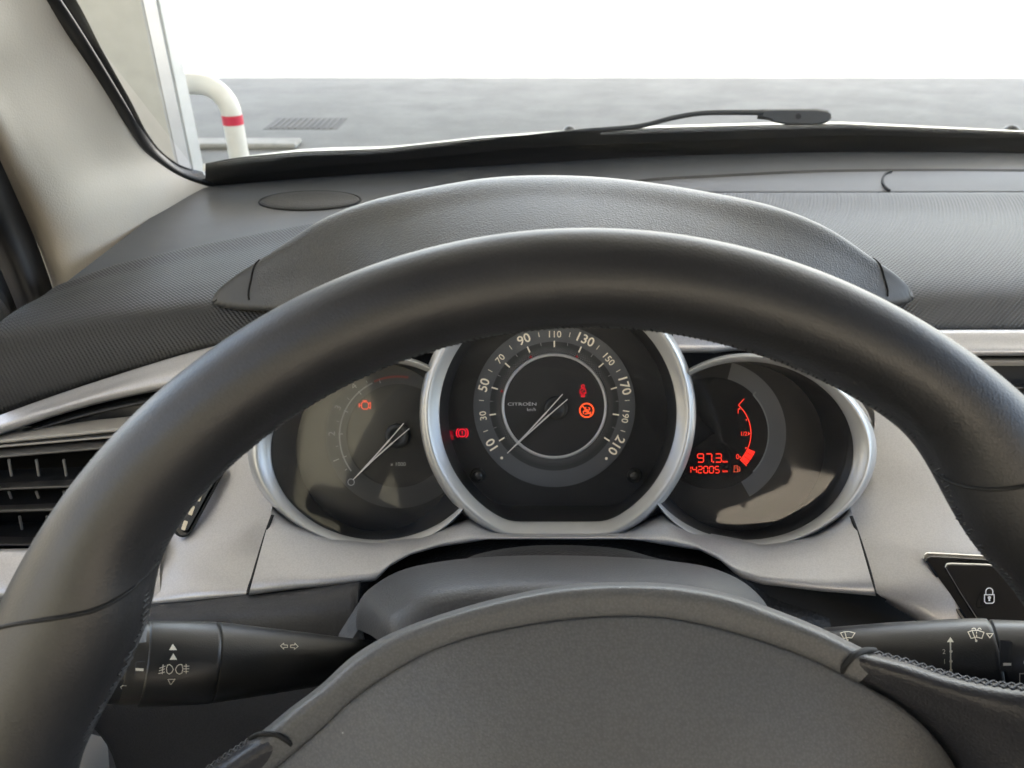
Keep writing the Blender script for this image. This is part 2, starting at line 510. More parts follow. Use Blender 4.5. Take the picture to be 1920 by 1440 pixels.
# grey metal cladding beside the lane
wl = empty('metal_post', (-1.5, 2.9, 0), 'tall light grey sheet metal post with folded edges left of the white hoop rail', 'post')
xr = KY(297, 150, 2.8)[0]
box((xr - .36, 2.915, 2.6), (.718, .23, 5.2)).build('sheet_panel', M_METAL, wl, bevel=.004)
box((xr + .001, 2.855, 2.6), (.006, .10, 5.2)).build('folded_edge', M_METAL2, wl, bevel=.002)
box((xr + .002, 2.975, 2.6), (.010, .10, 5.2)).build('folded_edge', M_METAL, wl, bevel=.003)

tag(box((5.25, -9, 4), (11.5, .3, 8)).build('added_rear_wall', mat('ochre_render', (.5, .45, .36), .9)), 'unseen ochre wall added behind the car to show in the dial lenses', 'wall')  # added out of view: bright wall for the right dial lens to reflect
tag(box((-6.2, -9.4, 4.2), (11.3, .3, 8.4)).build('added_rear_wall', mat('dark_olive_render', (.17, .16, .11), .9)), 'unseen dark olive wall added behind the car to dull the left dial reflection', 'wall')  # also added unseen, a darker surface mirrored in the left dial lens

tag(box((-10, -4, 2.5), (.3, 16, 5)).build('added_side_wall', mat('olive_render', (.4, .37, .29), .9)), 'unseen olive grey wall added beyond the driver side to warm the reflections', 'wall')  # invented wall outside the frame, keeps blue sky off dials and cabin

# hoop guard rail
hx, hy = KY(432, 200, 3.3)[0], 3.3
hz = CAMZ + (KY(400, 157, 3.3)[2] - CAMZ)
rad = .12
P = [(hx, hy, 0.0), (hx, hy, hz - rad)]
P += [(hx - rad + rad * math.cos(a), hy, hz - rad + rad * math.sin(a)) for a in np.linspace(0, math.pi / 2, 14)[1:]]
P += [(hx - .9 + rad - rad * math.sin(a), hy, hz - rad + rad * math.cos(a)) for a in np.linspace(0, math.pi / 2, 14)]
P += [(hx - .9, hy, 0.0)]
rail = empty('hoop_guard_rail', (hx - .45, hy, 0), 'white tubular hoop rail with a red tape band at the foot of the grey post', 'guard rail')
tube(P, .041, 20).build('tube', M_WHITEP, rail)
zb = KY(430, 224, 3.3)[2]
for xx in (hx, hx - .9):
    tube([(xx, hy, zb - .019), (xx, hy, zb + .019)], .0422, 20).build('reflective_band', M_REDTAPE, rail)
k0 = KZ(365, 283, -CAMZ); k1 = KZ(600, 270, -CAMZ)
kb = MB(); box((k1[0] - 2.32, k0[1] + .12, .02), (4.4, .2, .04), kb)
tag(kb.build('kerb', M_KERB, bevel=.02), 'pale low kerb on the ground beyond the white hoop rail', 'kerb')
# drain grate
gp = KZ(575, 233, -CAMZ)
gr = empty('drain_grate', (gp[0], gp[1], 0), 'dark slotted drain grate set in the shaded ground', 'drain grate')
box((gp[0], gp[1], .003), (.54, .42, .006)).build('frame', mat('iron', (.095, .095, .092), .85, spec=.2), gr)
bb = MB()
for i in range(11): box((gp[0] - .22 + i * .044, gp[1], .008), (.02, .36, .006), bb)
bb.build('bars', mat('worn_iron', (.12, .12, .117), .85, spec=.2), gr)
# dark mark on the sunlit ground + pale things at the top of the picture
sp_ = KZ(1780, 19, -CAMZ)
sm = MB()
n = 24; pts = []
for i in range(n):
    a = 2 * math.pi * i / n; r = 1 + .25 * math.sin(3 * a + 1) + .12 * math.sin(7 * a)
    pts.append((sp_[0] + .62 * r * math.cos(a), sp_[1] + .11 * r * math.sin(a), .005))
sm.add(pts, [tuple(range(n))], False)
tag(sm.build('oil_stain', mat('dirt', (.02, .011, .004), .95)), 'brown streak of dirt on the sunlit ground at upper right', 'stain')

# ------------------------------------------------------------------ car body
car = empty('car', (.39, .2, 0), 'cream car body with windscreen, grey pillar trim and black door seals around the dashboard', 'car')

def dbase(px):
    return float(np.interp(px, [300, 400, 1000, 1300, 1550, 1920, 2300, 2700], [.86, .87, .947, .985, 1.012, 1.02, .99, .93]))
lowL = [(397, 349), (500, 345), (600, 338), (787, 323), (975, 309), (1162, 294), (1320, 289), (1425, 285), (1620, 283), (1920, 286), (2300, 305), (2700, 345)]
midL = [(385, 336), (480, 325), (600, 312), (787, 296), (975, 277), (1162, 268), (1200, 267), (1425, 259), (1575, 253), (1920, 259), (2300, 278), (2700, 318)]
topL = [(350, 313), (450, 294), (562, 284), (712, 279), (900, 259), (1080, 246), (1215, 240), (1425, 234), (1575, 232), (1920, 247), (2300, 262), (2700, 300)]
def at(px, pts): return float(np.interp(px, [p[0] for p in pts], [p[1] for p in pts]))
def gl(px, py):
    """depth on the inner face of the windscreen near its base"""
    db = dbase(px); return db - .0006 * (at(px, lowL) - py)
xs = np.linspace(330, 2700, 60)
# black gutter between dash and glass
G = [[K(x, at(x, lowL) + 6, dbase(x) + .012) for x in xs], [K(x, at(x, lowL) - 1, dbase(x) + .01) for x in xs],
     [K(x, at(x, midL) + 0, gl(x, at(x, midL)) + .002) for x in xs]]
G = G[::-1]
MB().grid(G).build('windscreen_gutter', M_SEAL, car)

# windscreen pane: ruled from the base curve up and back to the header
up = np.array([0.0, -.757, .654])
pane = []
XW = np.linspace(-.345, 1.12, 40)
def basepoint(X):
    Y = 1.03 - .225 * (X - .5) ** 2
    if X > .5: Y = 1.03 - .2 * (X - .5) ** 2
    return np.array([X, Y, CAMZ - .243])
for s in np.linspace(-.02, .86, 14):
    row = []
    for X in XW:
        b = basepoint(X)
        k = 1 - .10 * max(s, 0) * 1.0
        p = b + up * s
        p[0] = .39 + (p[0] - .39) * (1 - .06 * max(s, 0))
        row.append(p)
    pane.append(row)
glassob = MB().grid(pane).build('windscreen', M_GLASS, car)

# frit: band of printed dots along the base and up the left edge
def frit_band(name, A, B, nrep):
    """A = opaque edge, B = clear edge, world curves"""
    nu, nv = 240, 4
    A = cr(A, nu); B = cr(B, nu)
    mb = MB(); mb.grid([A * (1 - t) + B * t for t in np.linspace(0, 1, nv)])
    o = mb.build(name, M_FRIT, glassob)
    uvl = o.data.uv_layers.new(name='uv')
    Ls = np.concatenate([[0], np.cumsum(np.linalg.norm(np.diff(A, axis=0), axis=1))]) * nrep
    for p in o.data.polygons:
        for li in p.loop_indices:
            vi = o.data.loops[li].vertex_index
            uvl.data[li].uv = (Ls[vi % nu], (vi // nu) / (nv - 1))
    return o
fa = [K(x, at(x, midL) + 1, gl(x, at(x, midL)) - .001) for x in np.linspace(385, 2600, 40)]
fb = [K(x, at(x, topL) - 0, gl(x, at(x, topL)) - .001) for x in np.linspace(385, 2600, 40)]
frit_band('frit_band', fa, fb, 420)
# side seal
sIn = [(30, -90, .53), (90, 0, .567), (150, 94, .63), (210, 187, .69), (262, 274, .76), (300, 307, .80), (345, 334, .84), (400, 350, .872)]
sOut = [(55, -90, .535), (116, 0, .572), (176, 94, .635), (232, 187, .695), (272, 257, .765), (298, 292, .805), (335, 318, .845), (385, 334, .872)]
sFr = [(85, -90, .538), (143, 0, .575), (192, 94, .638), (244, 187, .698), (277, 250, .766), (304, 285, .806), (342, 311, .846), (380, 322, .872)]
MB().grid(loft([[(a, b, c + .004) for a, b, c in sIn], sOut], 50, 3)).build('windscreen_seal', M_SEAL, car, solid=.004)
frit_band('frit_band', kp(sOut, dd=-.001), kp(sFr, dd=-.001), 420)

# A pillar trim
rows = [
 [(30, -90, .53), (-45, -70, .51), (-170, -70, .46), (-250, -30, .445), (-330, 0, .46)],
 [(90, 0, .567), (30, 25, .548), (-60, 60, .505), (-110, 110, .49), (-165, 60, .505)],
 [(150, 94, .63), (95, 125, .61), (0, 158, .56), (-35, 190, .545), (-60, 170, .555)],
 [(210, 187, .69), (150, 220, .665), (56, 262, .61), (25, 285, .60), (0, 300, .61)],
 [(262, 274, .76), (205, 310, .725), (112, 356, .665), (75, 375, .655), (38, 384, .665)],
 [(300, 307, .80), (250, 358, .75), (150, 425, .69), (105, 445, .68), (67, 450, .69)],
 [(345, 334, .84), (290, 395, .775), (167, 488, .70), (125, 515, .69), (90, 515, .70)],
 [(410, 356, .88), (310, 430, .79), (195, 515, .71), (140, 560, .70), (105, 560, .70)],
]
MB().grid(loft(rows, 40, 50)).build('pillar_trim', M_PILLAR, car)
# black door seal, window frame and door capping left of the pillar
ds = [[(-330, 0, .46), (-165, 60, .505), (-60, 170, .555), (0, 300, .61), (38, 384, .665), (67, 450, .69), (97, 536, .70), (110, 590, .70)],
      [(-350, 60, .45), (-190, 120, .50), (-85, 230, .545), (-28, 345, .595), (10, 430, .64), (42, 505, .66), (66, 570, .67), (80, 620, .67)],
      [(-380, 90, .47), (-220, 150, .52), (-115, 260, .56), (-60, 375, .61), (-22, 462, .655), (8, 530, .675), (34, 590, .68), (50, 640, .68)]]
MB().grid(loft(ds, 40, 8)).build('door_seal', M_SEAL, car)
ds2 = [[(-370, 100, .46), (-110, 275, .55), (-18, 462, .64), (12, 530, .66), (40, 600, .665), (60, 660, .66)],
       [(-420, 160, .455), (-150, 330, .54), (-60, 500, .62), (-30, 570, .63), (0, 640, .635), (20, 700, .63)]]
MB().grid(loft(ds2, 40, 4)).build('door_frame', M_DARK, car, solid=.01)
dc = [[(-60, 420, .63), (0, 560, .645), (30, 640, .64), (60, 720, .62)],
      [(-160, 420, .60), (-100, 600, .60), (-60, 700, .60), (-30, 760, .58)]]
MB().grid(loft([[(-200, 480, .70), (0, 570, .72), (60, 700, .72)], [(-300, 560, .62), (-60, 640, .64), (0, 760, .62)]], 20, 8)).build('door_capping', mat('door_beige', (.5, .45, .4), .5), car)

# bonnet: only its rear edge shows over the printed band
def crest(px):
    return at(px, topL) - float(np.interp(px, [450, 560, 620, 700, 760, 900, 1500, 1900, 2300], [0, 4, 5.5, 4.5, 2, 3, 4, 2, 2]))
bx = np.linspace(380, 2500, 70)
Yc = [1.05 + .22 * (1 - ((x - 1600) / 1400.) ** 2) for x in bx]
B0 = [KY(x, crest(x) + 14, y - .05) for x, y in zip(bx, Yc)]
B1 = [KY(x, crest(x), y) for x, y in zip(bx, Yc)]
B2 = [(p[0], p[1] + .25, p[2] - .075) for p in B1]
B3 = [(p[0], p[1] + .62, p[2] - .24) for p in B1]
B4 = [(p[0], p[1] + .72, p[2] - .6) for p in B1]
bon = MB().grid([B0, B1, B2, B3, B4]).build('bonnet', M_PAINT, car)
for (px, py, r) in ((1068, 243, 13), (1897, 244, 15)):
    c = np.array(KY(px, py, 1.33)); rr = r * 1.33 / 1.0 / F * .97
    mb = MB(); G = []
    for a in np.linspace(0, math.pi / 2, 7):
        G.append([(c[0] + rr * math.cos(a) * math.cos(t), c[1] + 1.3 * rr * math.cos(a) * math.sin(t), c[2] - .006 + rr * 1.05 * math.sin(a)) for t in np.linspace(0, 2 * math.pi, 17)[:-1]])
    mb.grid(G, cu=True); mb.build('washer_nozzle', M_WIPER, bon)

# roof, doors, rear and seats of the shell round the camera
XL, XR = -.40, 1.16
rf = []
for y, z in ((.36, .30), (.25, .40), (.0, .45), (-.6, .46), (-1.2, .40), (-1.6, .23)):
    rf.append([(.38 + (x - .38) * .9, y, CAMZ + z - .07 * abs(x - .38) ** 2 * 2) for x in np.linspace(XL, XR, 16)])
MB().grid(rf).build('headliner', M_LINER, car, solid=.02)
for s, x in ((-1, XL - .06), (1, XR + .02)):
    box((x, -.45, CAMZ - .56), (.08, 2.1, .62)).build('door_panel', M_LOWER, car, bevel=.02)
    box((x, -.55, CAMZ + .05), (.05, .12, .75)).build('pillar_trim', M_PILLAR, car)
    box((x, -1.5, CAMZ + .05), (.05, .35, .75)).build('pillar_trim', M_PILLAR, car)
box((.38, -1.62, CAMZ - .55), (1.6, .08, .9)).build('tailgate', M_LOWER, car)
box((.38, -.4, CAMZ - .92), (1.6, 3.0, .06)).build('floor_carpet', M_SEAT, car)
for x, g_ in ((0.02, 'black cloth driver seat behind the steering wheel'), (.78, 'black cloth passenger seat beside the driver')):
    st = box((x, -.2, CAMZ - .62), (.5, .5, .14)).build('seat', M_SEAT, car, bevel=.05)
    box((x, -.5, CAMZ - .38), (.46, .12, .5)).build('backrest', M_SEAT, st, bevel=.05)
    box((x, -.52, CAMZ - .16), (.24, .09, .1)).build('headrest', M_SEAT, st, bevel=.04)

# ------------------------------------------------------------------ wiper
wp = empty('windscreen_wiper', KY(1490, 225, 1.12), 'black wiper arm with its wide pivot cover lying along the windscreen base', 'wiper')
arm = [(700, 296, .95), (900, 268, 1.0), (1090, 246, 1.03), (1200, 236, 1.05), (1260, 221, 1.055), (1310, 212.5, 1.06), (1360, 211, 1.065), (1430, 211, 1.07)]
tube(cr(kp(arm), 50), list(np.linspace(.0035, .0042, 50)), 8, flat=.9).build('arm', M_WIPER, wp)
hd = [(1424, 205), (1530, 204), (1553, 207), (1560, 213), (1560, 221), (1550, 230), (1535, 235), (1475, 234), (1452, 230), (1446, 224), (1420, 216)]
mb = MB()
d0, d1 = 1.072, 1.10
m_ = len(hd)
cx = sum(p[0] for p in hd) / m_; cy = sum(p[1] for p in hd) / m_
vs = [K(cx + (p[0] - cx) * .97, cy + (p[1] - cy) * .8, d0 - .004) for p in hd] + [K(p[0], p[1], d0) for p in hd] + [K(p[0], p[1], d1) for p in hd]
fs = [tuple(range(m_))] + [(i, m_ + i, m_ + (i + 1) % m_, (i + 1) % m_) for i in range(m_)] + [(m_ + i, 2 * m_ + i, 2 * m_ + (i + 1) % m_, m_ + (i + 1) % m_) for i in range(m_)] + [tuple(range(3 * m_ - 1, 2 * m_ - 1, -1))]
mb.add(vs, fs, False); mb.build('pivot_cover', M_WIPER, wp, bevel=.0008)
mb = MB(); mb.add([K(*p, d0 - .0052) for p in arc(1497, 218, 5.5, 0, 345, 15)], [tuple(range(16))], False); mb.build('pivot_nut', M_BLACK, wp)
tube(cr(kp([(1420, 219, 1.075), (1445, 222, 1.075), (1452, 226, 1.075)]), 8), .003, 6).build('spring_clip', M_WIPER, wp)
tube(cr(kp([(640, 301, .93), (900, 275, .985), (1125, 250, 1.03)]), 20), .0045, 6, flat=.5).build('blade', M_SEAL, wp)

# ------------------------------------------------------------------ dashboard
dash = empty('dashboard', (.39, .6, CAMZ - .75), 'black dashboard with beaded pad, silver trim and grained hood over the dials', 'dashboard')
Zt = CAMZ - .24
def nearY(X): return float(np.interp(X, [-.37, -.361, -.294, -.22, .357, 1.2], [.455, .459, .486, .507, .52, .52]))
def nearZ(X): return float(np.interp(X, [-.37, -.361, -.294, -.22, 0, .357, 1.2], [-.292, -.29, -.275, -.26, -.257, -.255, -.255]))
def farY(X): return float(np.interp(X, [-.37, -.335, -.283, -.19, 0, .216, 1.2], [.56, .62, .666, .732, .80, .832, .835]))
XD = np.concatenate([np.linspace(-.362, -.2, 20), np.linspace(-.19, 1.2, 60)])
# smooth shelf, from the pad to the glass
Gd = []
for t in np.linspace(0, 1, 12):
    Gd.append([(X, farY(X) - .03 + t * (basepoint(max(X, -.34))[1] + .012 - farY(X) + .03), Zt - .0002 - (.0 if t < .95 else .004)) for X in XD])
MB().grid(Gd).build('dash_shelf', M_DASH, dash)
# beaded pad
Gp = []
prof = [(0.0, -.002, 'f'), (.0, .0012, 'f'), (.25, .003, 'i'), (.5, .006, 'i'), (.72, .006, 'i'), (.88, .001, 'i')]
for k, (t, dz, _) in enumerate(prof):
    Gp.append([(X, farY(X) * (1 - t) + nearY(X) * t + (0.0015 if k == 0 else 0), Zt + dz) for X in XD])
Gp.append([(X, nearY(X) + .014, Zt - .008) for X in XD])
Gp.append([(X, nearY(X) + .004, Zt + (nearZ(X) + .24) * .5 - .004) for X in XD])
Gp.append([(X, nearY(X), CAMZ + nearZ(X)) for X in XD])
Gp.append([(X, nearY(X) + .02, CAMZ + nearZ(X) - .01) for X in XD])
Gp = np.array(Gp)
Gs = np.zeros((60, Gp.shape[1], 3))
for i in range(Gp.shape[1]): Gs[:, i] = cr(Gp[:, i], 60)
MB().grid(Gs).build('beaded_pad', M_WEAVE, dash)
# end face at the door
e = [(-.362, nearY(-.36) + .02, CAMZ - .35)] + [tuple(Gs[j, 0]) for j in range(59, -1, -1)] + [(-.362, .87, Zt), (-.362, .87, CAMZ - .35)]
m1 = MB(); m1.add(e, [tuple(range(len(e)))], False); m1.build('end_face', M_DARK, dash)
# speaker grille
sc_ = np.array(KZ(581, 374, -.2385)); L_ = KZ(487, 374, -.2385); N_ = KZ(581, 392, -.2385)
sa = abs(sc_[0] - L_[0]); sb = abs(sc_[1] - N_[1]) * 1.0
FN = KZ(581, 357, -.2385); sb = (FN[1] - N_[1]) / 2; sc_[1] = (FN[1] + N_[1]) / 2
mb = MB(); Gg = []
for r, z in ((0.001, .0035), (.5, .0033), (.8, .0027), (.94, .0015), (.985, .0003), (.985, -.003)):
    Gg.append([(sc_[0] + sa * r * math.cos(t), sc_[1] + sb * r * math.sin(t), Zt + z) for t in np.linspace(0, 2 * math.pi, 65)[:-1]])
mb.grid(Gg, cu=True)
grm = mat('speaker_mesh', (.03, .03, .032), .55, bump=('grain', 700, .0005))
mb.build('speaker_grille', grm, dash)
mb = MB(); ring = [(sc_[0] + sa * math.cos(t), sc_[1] + sb * math.sin(t), Zt + .0003) for t in np.linspace(0, 2 * math.pi, 65)[:-1]]
tube(ring, .0011, 6, closed=True).build('grille_gap', M_BLACK, dash)
# long gap of the centre tray and its lid seam
gap = [(1170, 344), (1219, 337.5), (1350, 330), (1500, 322.5), (1612, 320), (1760, 319), (1920, 320), (2150, 324), (2400, 330)]
gw = np.array([KZ(a, b, -.2385) for a, b in gap])
gw = cr(gw, 60)
mb = MB(); mb.grid([[p + (0, .007, .0) for p in gw], [p + (0, .003, .001) for p in gw], [p - (0, .004, .0008) for p in gw]]); mb.build('tray_gap', M_BLACK, dash)
lid = []
for t in np.linspace(0, 1, 6):
    lid.append([(p[0], (p[1] - .006) * (1 - t) + (farY(p[0]) + .002) * t, Zt + .0018 + .0015 * math.sin(t * math.pi)) for p in gw])
M_LID = mat('tray_lid_plastic', (.055, .06, .068), .5, spec=.4, bump=('noise', 900, .00012))
MB().grid(lid).build('tray_lid', M_LID, dash)
sl = [KZ(1672, 321, -.2365), KZ(1661, 325, -.2365), KZ(1655, 337, -.2358), KZ(1658, 348, -.2362), KZ(1668, 357, -.237)]
tube(cr(sl, 20), .0013, 6).build('lid_seam', M_BLACK, dash)

# hood over the instruments
ridge = [(397, 562, .535), (405, 548, .536), (440, 519, .538), (490, 488, .541), (540, 455, .545), (600, 416, .55), (694, 379, .555), (825, 349, .56), (919, 334, .562), (1031, 329, .563), (1162, 336, .562), (1320, 360, .56), (1462, 392, .556), (1556, 431, .551), (1642, 489, .545), (1680, 515, .542), (1706, 540, .54), (1713, 554, .54)]
Rg = np.array([KY(a, b, y) for a, b, y in ridge])
NH = 120
Rg = cr(Rg, NH)
cxm = (Rg[0][0] + Rg[-1][0]) / 2
hoodrows = []
tt = np.linspace(-1, 1, NH)
arch = np.clip(1 - np.abs(tt) ** 2.6, 0, 1)
def row(dy, dz, sx=1.0, ymin=None):
    out = []
    for i in range(NH):
        p = Rg[i].copy()
        k = arch[i]
        p[0] = cxm + (p[0] - cxm) * sx
        p[1] += dy * (.12 + .88 * k)
        p[2] += dz * (.1 + .9 * k)
        out.append(p)
    return out
lipp = [(399, 567, .532), (420, 573, .526), (521, 577, .513), (640, 562, .49), (800, 528, .45), (1046, 504, .425), (1300, 522, .45), (1480, 548, .49), (1600, 564, .515), (1660, 568, .524), (1700, 565, .532), (1712, 560, .538)]
lip = cr([KY(a_, b_, y_) for a_, b_, y_ in lipp], NH)
w2 = np.clip((arch - .55) / .45, 0, 1)
def mid(t_, bulge):
    out = []
    for i in range(NH):
        p = lip[i] * (1 - t_) + Rg[i] * t_
        p[2] += bulge * arch[i]
        out.append(p)
    return out
zl = Rg[0][2]
back = []
for i in range(NH):
    p = Rg[i].copy(); p[1] += .10 * arch[i] + .006; p[2] = Rg[i][2] * .45 + (Zt + .002) * .55; back.append(p)
back2 = []
for i in range(NH):
    p = Rg[i].copy(); p[1] += .17 * arch[i] + .012; p[2] = Zt - .004; back2.append(p)
under = [p + np.array([0, .003, -.004]) for p in lip]
lip0 = [p + np.array([0, .0025, .0035]) for p in lip]
under2 = [np.array([p[0] * .99, p[1] + .012 + .03 * w2[i], p[2] - .002 - .012 * w2[i]]) for i, p in enumerate(lip)]
under3 = [np.array([p[0] * .985, p[1] + .03 + .05 * w2[i], p[2] - .001 - .035 * w2[i]]) for i, p in enumerate(lip)]
hr = [under3, under2, under, lip, lip0, mid(.3, .0045), mid(.65, .0035), [p for p in Rg], back, back2]
HG = np.zeros((64, NH, 3))
for i in range(NH): HG[:, i] = cr([r[i] for r in hr], 64)
# split: grained cover in the middle, smooth ends beyond the curved seams
iL = int(np.argmin(np.abs(Rg[:, 0] - KY(478, 500, .54)[0]))); iR = int(np.argmin(np.abs(Rg[:, 0] - KY(1655, 500, .543)[0])))
MB().grid(HG[:, iL:iR + 1]).build('hood_cover', M_VISOR, dash)
MB().grid(HG[:, :iL + 1]).build('hood_end', M_VISOR2, dash)
MB().grid(HG[:, iR:]).build('hood_end', M_VISOR2, dash)
for i0_, sg in ((iL, -1), (iR, 1)):
    ja = int(np.argmin(np.linalg.norm(HG[:, i0_] - np.array(mid(.3, .0045)[i0_]), axis=1))); jb = int(np.argmin(np.linalg.norm(HG[:, i0_] - Rg[i0_], axis=1))) + 1
    P_ = []
    for j in range(ja, jb + 1):
        s_ = (jb - j) / float(jb - ja); x_ = i0_ + sg * 3.2 * s_ * (1.6 - .6 * s_) - sg * 1.0
        k_ = int(math.floor(x_)); f_ = x_ - k_
        P_.append(HG[j, k_] * (1 - f_) + HG[j, k_ + 1] * f_ + np.array([0, -.0003, .0003]))
    tube(P_, .0007, 6).build('hood_seam', M_BLACK, dash)

# silver strip + panels left
strip = [[(-160, 840, .50), (0, 790, .53), (202, 718, .553), (402, 659, .565), (560, 625, .57)],
         [(-160, 838, .50), (0, 778, .527), (202, 708, .55), (402, 649, .563), (560, 618, .57)],
         [(-160, 850, .49), (0, 790, .518), (202, 722, .542), (402, 662, .555), (560, 628, .565)],
         [(-160, 870, .485), (0, 803, .513), (160, 752, .531), (295, 722, .541), (430, 700, .547)],
         [(-160, 878, .487), (0, 812, .515), (160, 760, .533), (295, 730, .543), (430, 708, .549)],
         [(-160, 880, .50), (0, 816, .53), (160, 764, .545), (295, 733, .555), (430, 712, .56)]]
MB().grid(loft(strip, 50, 30)).build('silver_strip', M_SILVER, dash)
# left silver panel between the vent and the dial surround (runs up behind the wheel)
lp = [[(430, 690, .55), (440, 800, .53), (420, 880, .51), (395, 940, .495), (350, 1030, .472), (274, 1040, .455), (150, 1035, .455), (50, 1030, .46), (-150, 1030, .45)],
      [(470, 690, .545), (462, 810, .52), (450, 880, .505), (432, 950, .488), (400, 1050, .462), (300, 1070, .447), (150, 1062, .447), (50, 1058, .452), (-150, 1060, .445)],
      [(500, 690, .54), (470, 830, .515), (478, 900, .50), (490, 960, .483), (480, 1045, .462), (461, 1100, .445), (274, 1124, .44), (50, 1120, .447), (-150, 1120, .44)],
      [(505, 690, .55), (472, 830, .525), (482, 900, .51), (508, 965, .49), (484, 1050, .468), (465, 1112, .455), (274, 1131, .448), (50, 1128, .455), (-150, 1128, .45)]]
lpc = [[(360, 700, .555), (345, 800, .53), (340, 860, .515), (330, 930, .50), (300, 1000, .48), (200, 1026, .465), (100, 1027, .465), (50, 1027, .465), (-150, 1027, .46)]] + lp
# panel as a plain sheet: rows from top to bottom
lpr = [
 [(395, 700, .552), (450, 690, .55), (520, 680, .548)],
 [(375, 790, .532), (430, 790, .528), (520, 800, .525)],
 [(345, 880, .512), (410, 880, .505), (512, 860, .508)],
 [(320, 950, .50), (410, 940, .492), (516, 920, .494)],
 [(300, 1000, .485), (400, 1000, .475), (507, 966, .482)],
 [(285, 1050, .47), (380, 1050, .463), (484, 1048, .466)],
 [(277, 1100, .457), (370, 1098, .45), (466, 1095, .451)],
 [(270, 1131, .449), (370, 1122, .446), (461, 1113, .446)],
 [(270, 1137, .46), (370, 1128, .458), (461, 1119, .458)],
]
MB().grid(loft(lpr, 30, 60)).build('silver_panel', M_SILVER, dash)
lpb = [
 [(-160, 1030, .475), (60, 1028, .475), (200, 1020, .478), (300, 990, .49)],
 [(-160, 1036, .462), (60, 1034, .462), (200, 1030, .463), (300, 1010, .472)],
 [(-160, 1075, .452), (60, 1075, .452), (200, 1070, .453), (300, 1065, .462)],
 [(-160, 1120, .447), (60, 1120, .447), (200, 1125, .447), (300, 1128, .45)],
 [(-160, 1126, .46), (60, 1126, .46), (200, 1132, .46), (300, 1134, .46)],
]
MB().grid(loft(lpb, 40, 30)).build('silver_panel', M_SILVER, dash)

# dial surround: silver apron under the three dials
def bl(px):   # lower outline of the bezels
    pts = [(470, 900), (485, 940), (508, 966), (550, 996), (610, 1020), (700, 1032), (790, 1018), (850, 994), (880, 985), (925, 1006), (1046, 1008), (1176, 1006), (1215, 990), (1240, 975), (1300, 1010), (1430, 1034), (1530, 1018), (1570, 994), (1597, 968)]
    return at(px, pts)
ap = [(508, 461), (560, 0)]
apt = [(x, bl(x)) for x in np.linspace(509, 1597, 90)]
lowA = [(468, 1112), (500, 1108), (562, 1101), (600, 1098), (705, 1087), (731, 1061), (769, 1040), (825, 1024), (915, 1011), (1046, 1011), (1174, 1011), (1200, 1013), (1312, 1031), (1350, 1050), (1385, 1080), (1425, 1093), (1537, 1106), (1640, 1113)]
sx = np.linspace(0, 1, 90)
lowx = np.array([467 + (1641 - 467) * s for s in sx]); topx = np.array([509 + (1597 - 509) * s for s in sx])
def lowy(x): return at(x, lowA)
Ga = []
for t, dd in ((-.06, .012), (0, .0), (.15, -.004), (.5, -.009), (.9, -.012), (1.0, -.010), (1.03, .004)):
    r_ = []
    for a, b in zip(topx, lowx):
        X = a + (b - a) * t; y0 = bl(a) - 8; y1 = lowy(b)
        if y1 < y0 + 6: y1 = y0 + 6
        y = y0 + (y1 - y0) * t if t >= 0 else y0 - 8
        r_.append(K(X, y, .479 + dd - .00019 * (y - 960)))
    Ga.append(r_)
GA = np.zeros((24, 90, 3)); Ga = np.array(Ga)
for i in range(90): GA[:, i] = cr(Ga[:, i], 24)
MB().grid(GA).build('dial_surround', M_SILVER, dash)
# seams left and right of the surround
for pts in ([(511, 966), (497, 1005), (484, 1048), (474, 1082), (465, 1113)], [(1596, 968), (1608, 1000), (1618, 1030), (1630, 1070), (1641, 1113)]):
    P_ = [K(a, b, .4765 - .00021 * (b - 960) - .0016 * max(0, 1 - (b - 966) / 90)) for a, b in pts]
    tube(cr(P_, 20), .0011, 6).build('panel_seam', M_BLACK, dash)

# right silver panel
rp = [
 [(1500, 640, .57), (1700, 632, .572), (1960, 625, .575), (2300, 625, .575)],
 [(1550, 700, .55), (1700, 690, .552), (1800, 690, .555), (1832, 690, .556)],
 [(1600, 780, .53), (1720, 780, .528), (1860, 780, .53), (1965, 780, .533)],
 [(1590, 860, .512), (1740, 860, .502), (1880, 860, .505), (2020, 860, .51)],
 [(1582, 930, .496), (1740, 930, .484), (1880, 930, .484), (2050, 930, .492)],
 [(1595, 972, .484), (1740, 990, .468), (1880, 1000, .468), (2075, 1000, .477)],
 [(1620, 1030, .466), (1740, 1040, .455), (1900, 1050, .455), (2100, 1060, .46)],
 [(1644, 1112, .446), (1740, 1130, .438), (1900, 1150, .436), (2100, 1160, .44)],
 [(1660, 1122, .447), (1760, 1180, .438), (1900, 1240, .436), (2100, 1260, .44)],
 [(1660, 1128, .46), (1760, 1186, .455), (1900, 1246, .45), (2100, 1266, .45)],
]
MB().grid(loft(rp[1:], 40, 70)).build('silver_panel', M_SILVER, dash)
# passenger side strips
ps = [[(1640, 619, .575), (1920, 618, .575), (2600, 618, .57)],
      [(1640, 624, .562), (1920, 623, .562), (2600, 623, .56)],
      [(1640, 645, .556), (1920, 644, .556), (2600, 644, .552)],
      [(1640, 659, .551), (1920, 658, .551), (2600, 658, .547)],
      [(1640, 666, .553), (1920, 665, .553), (2600, 665, .55)],
      [(1640, 668, .565), (1920, 667, .565), (2600, 667, .56)]]
MB().grid(loft(ps, 40, 24)).build('silver_strip', M_SILVER, dash)
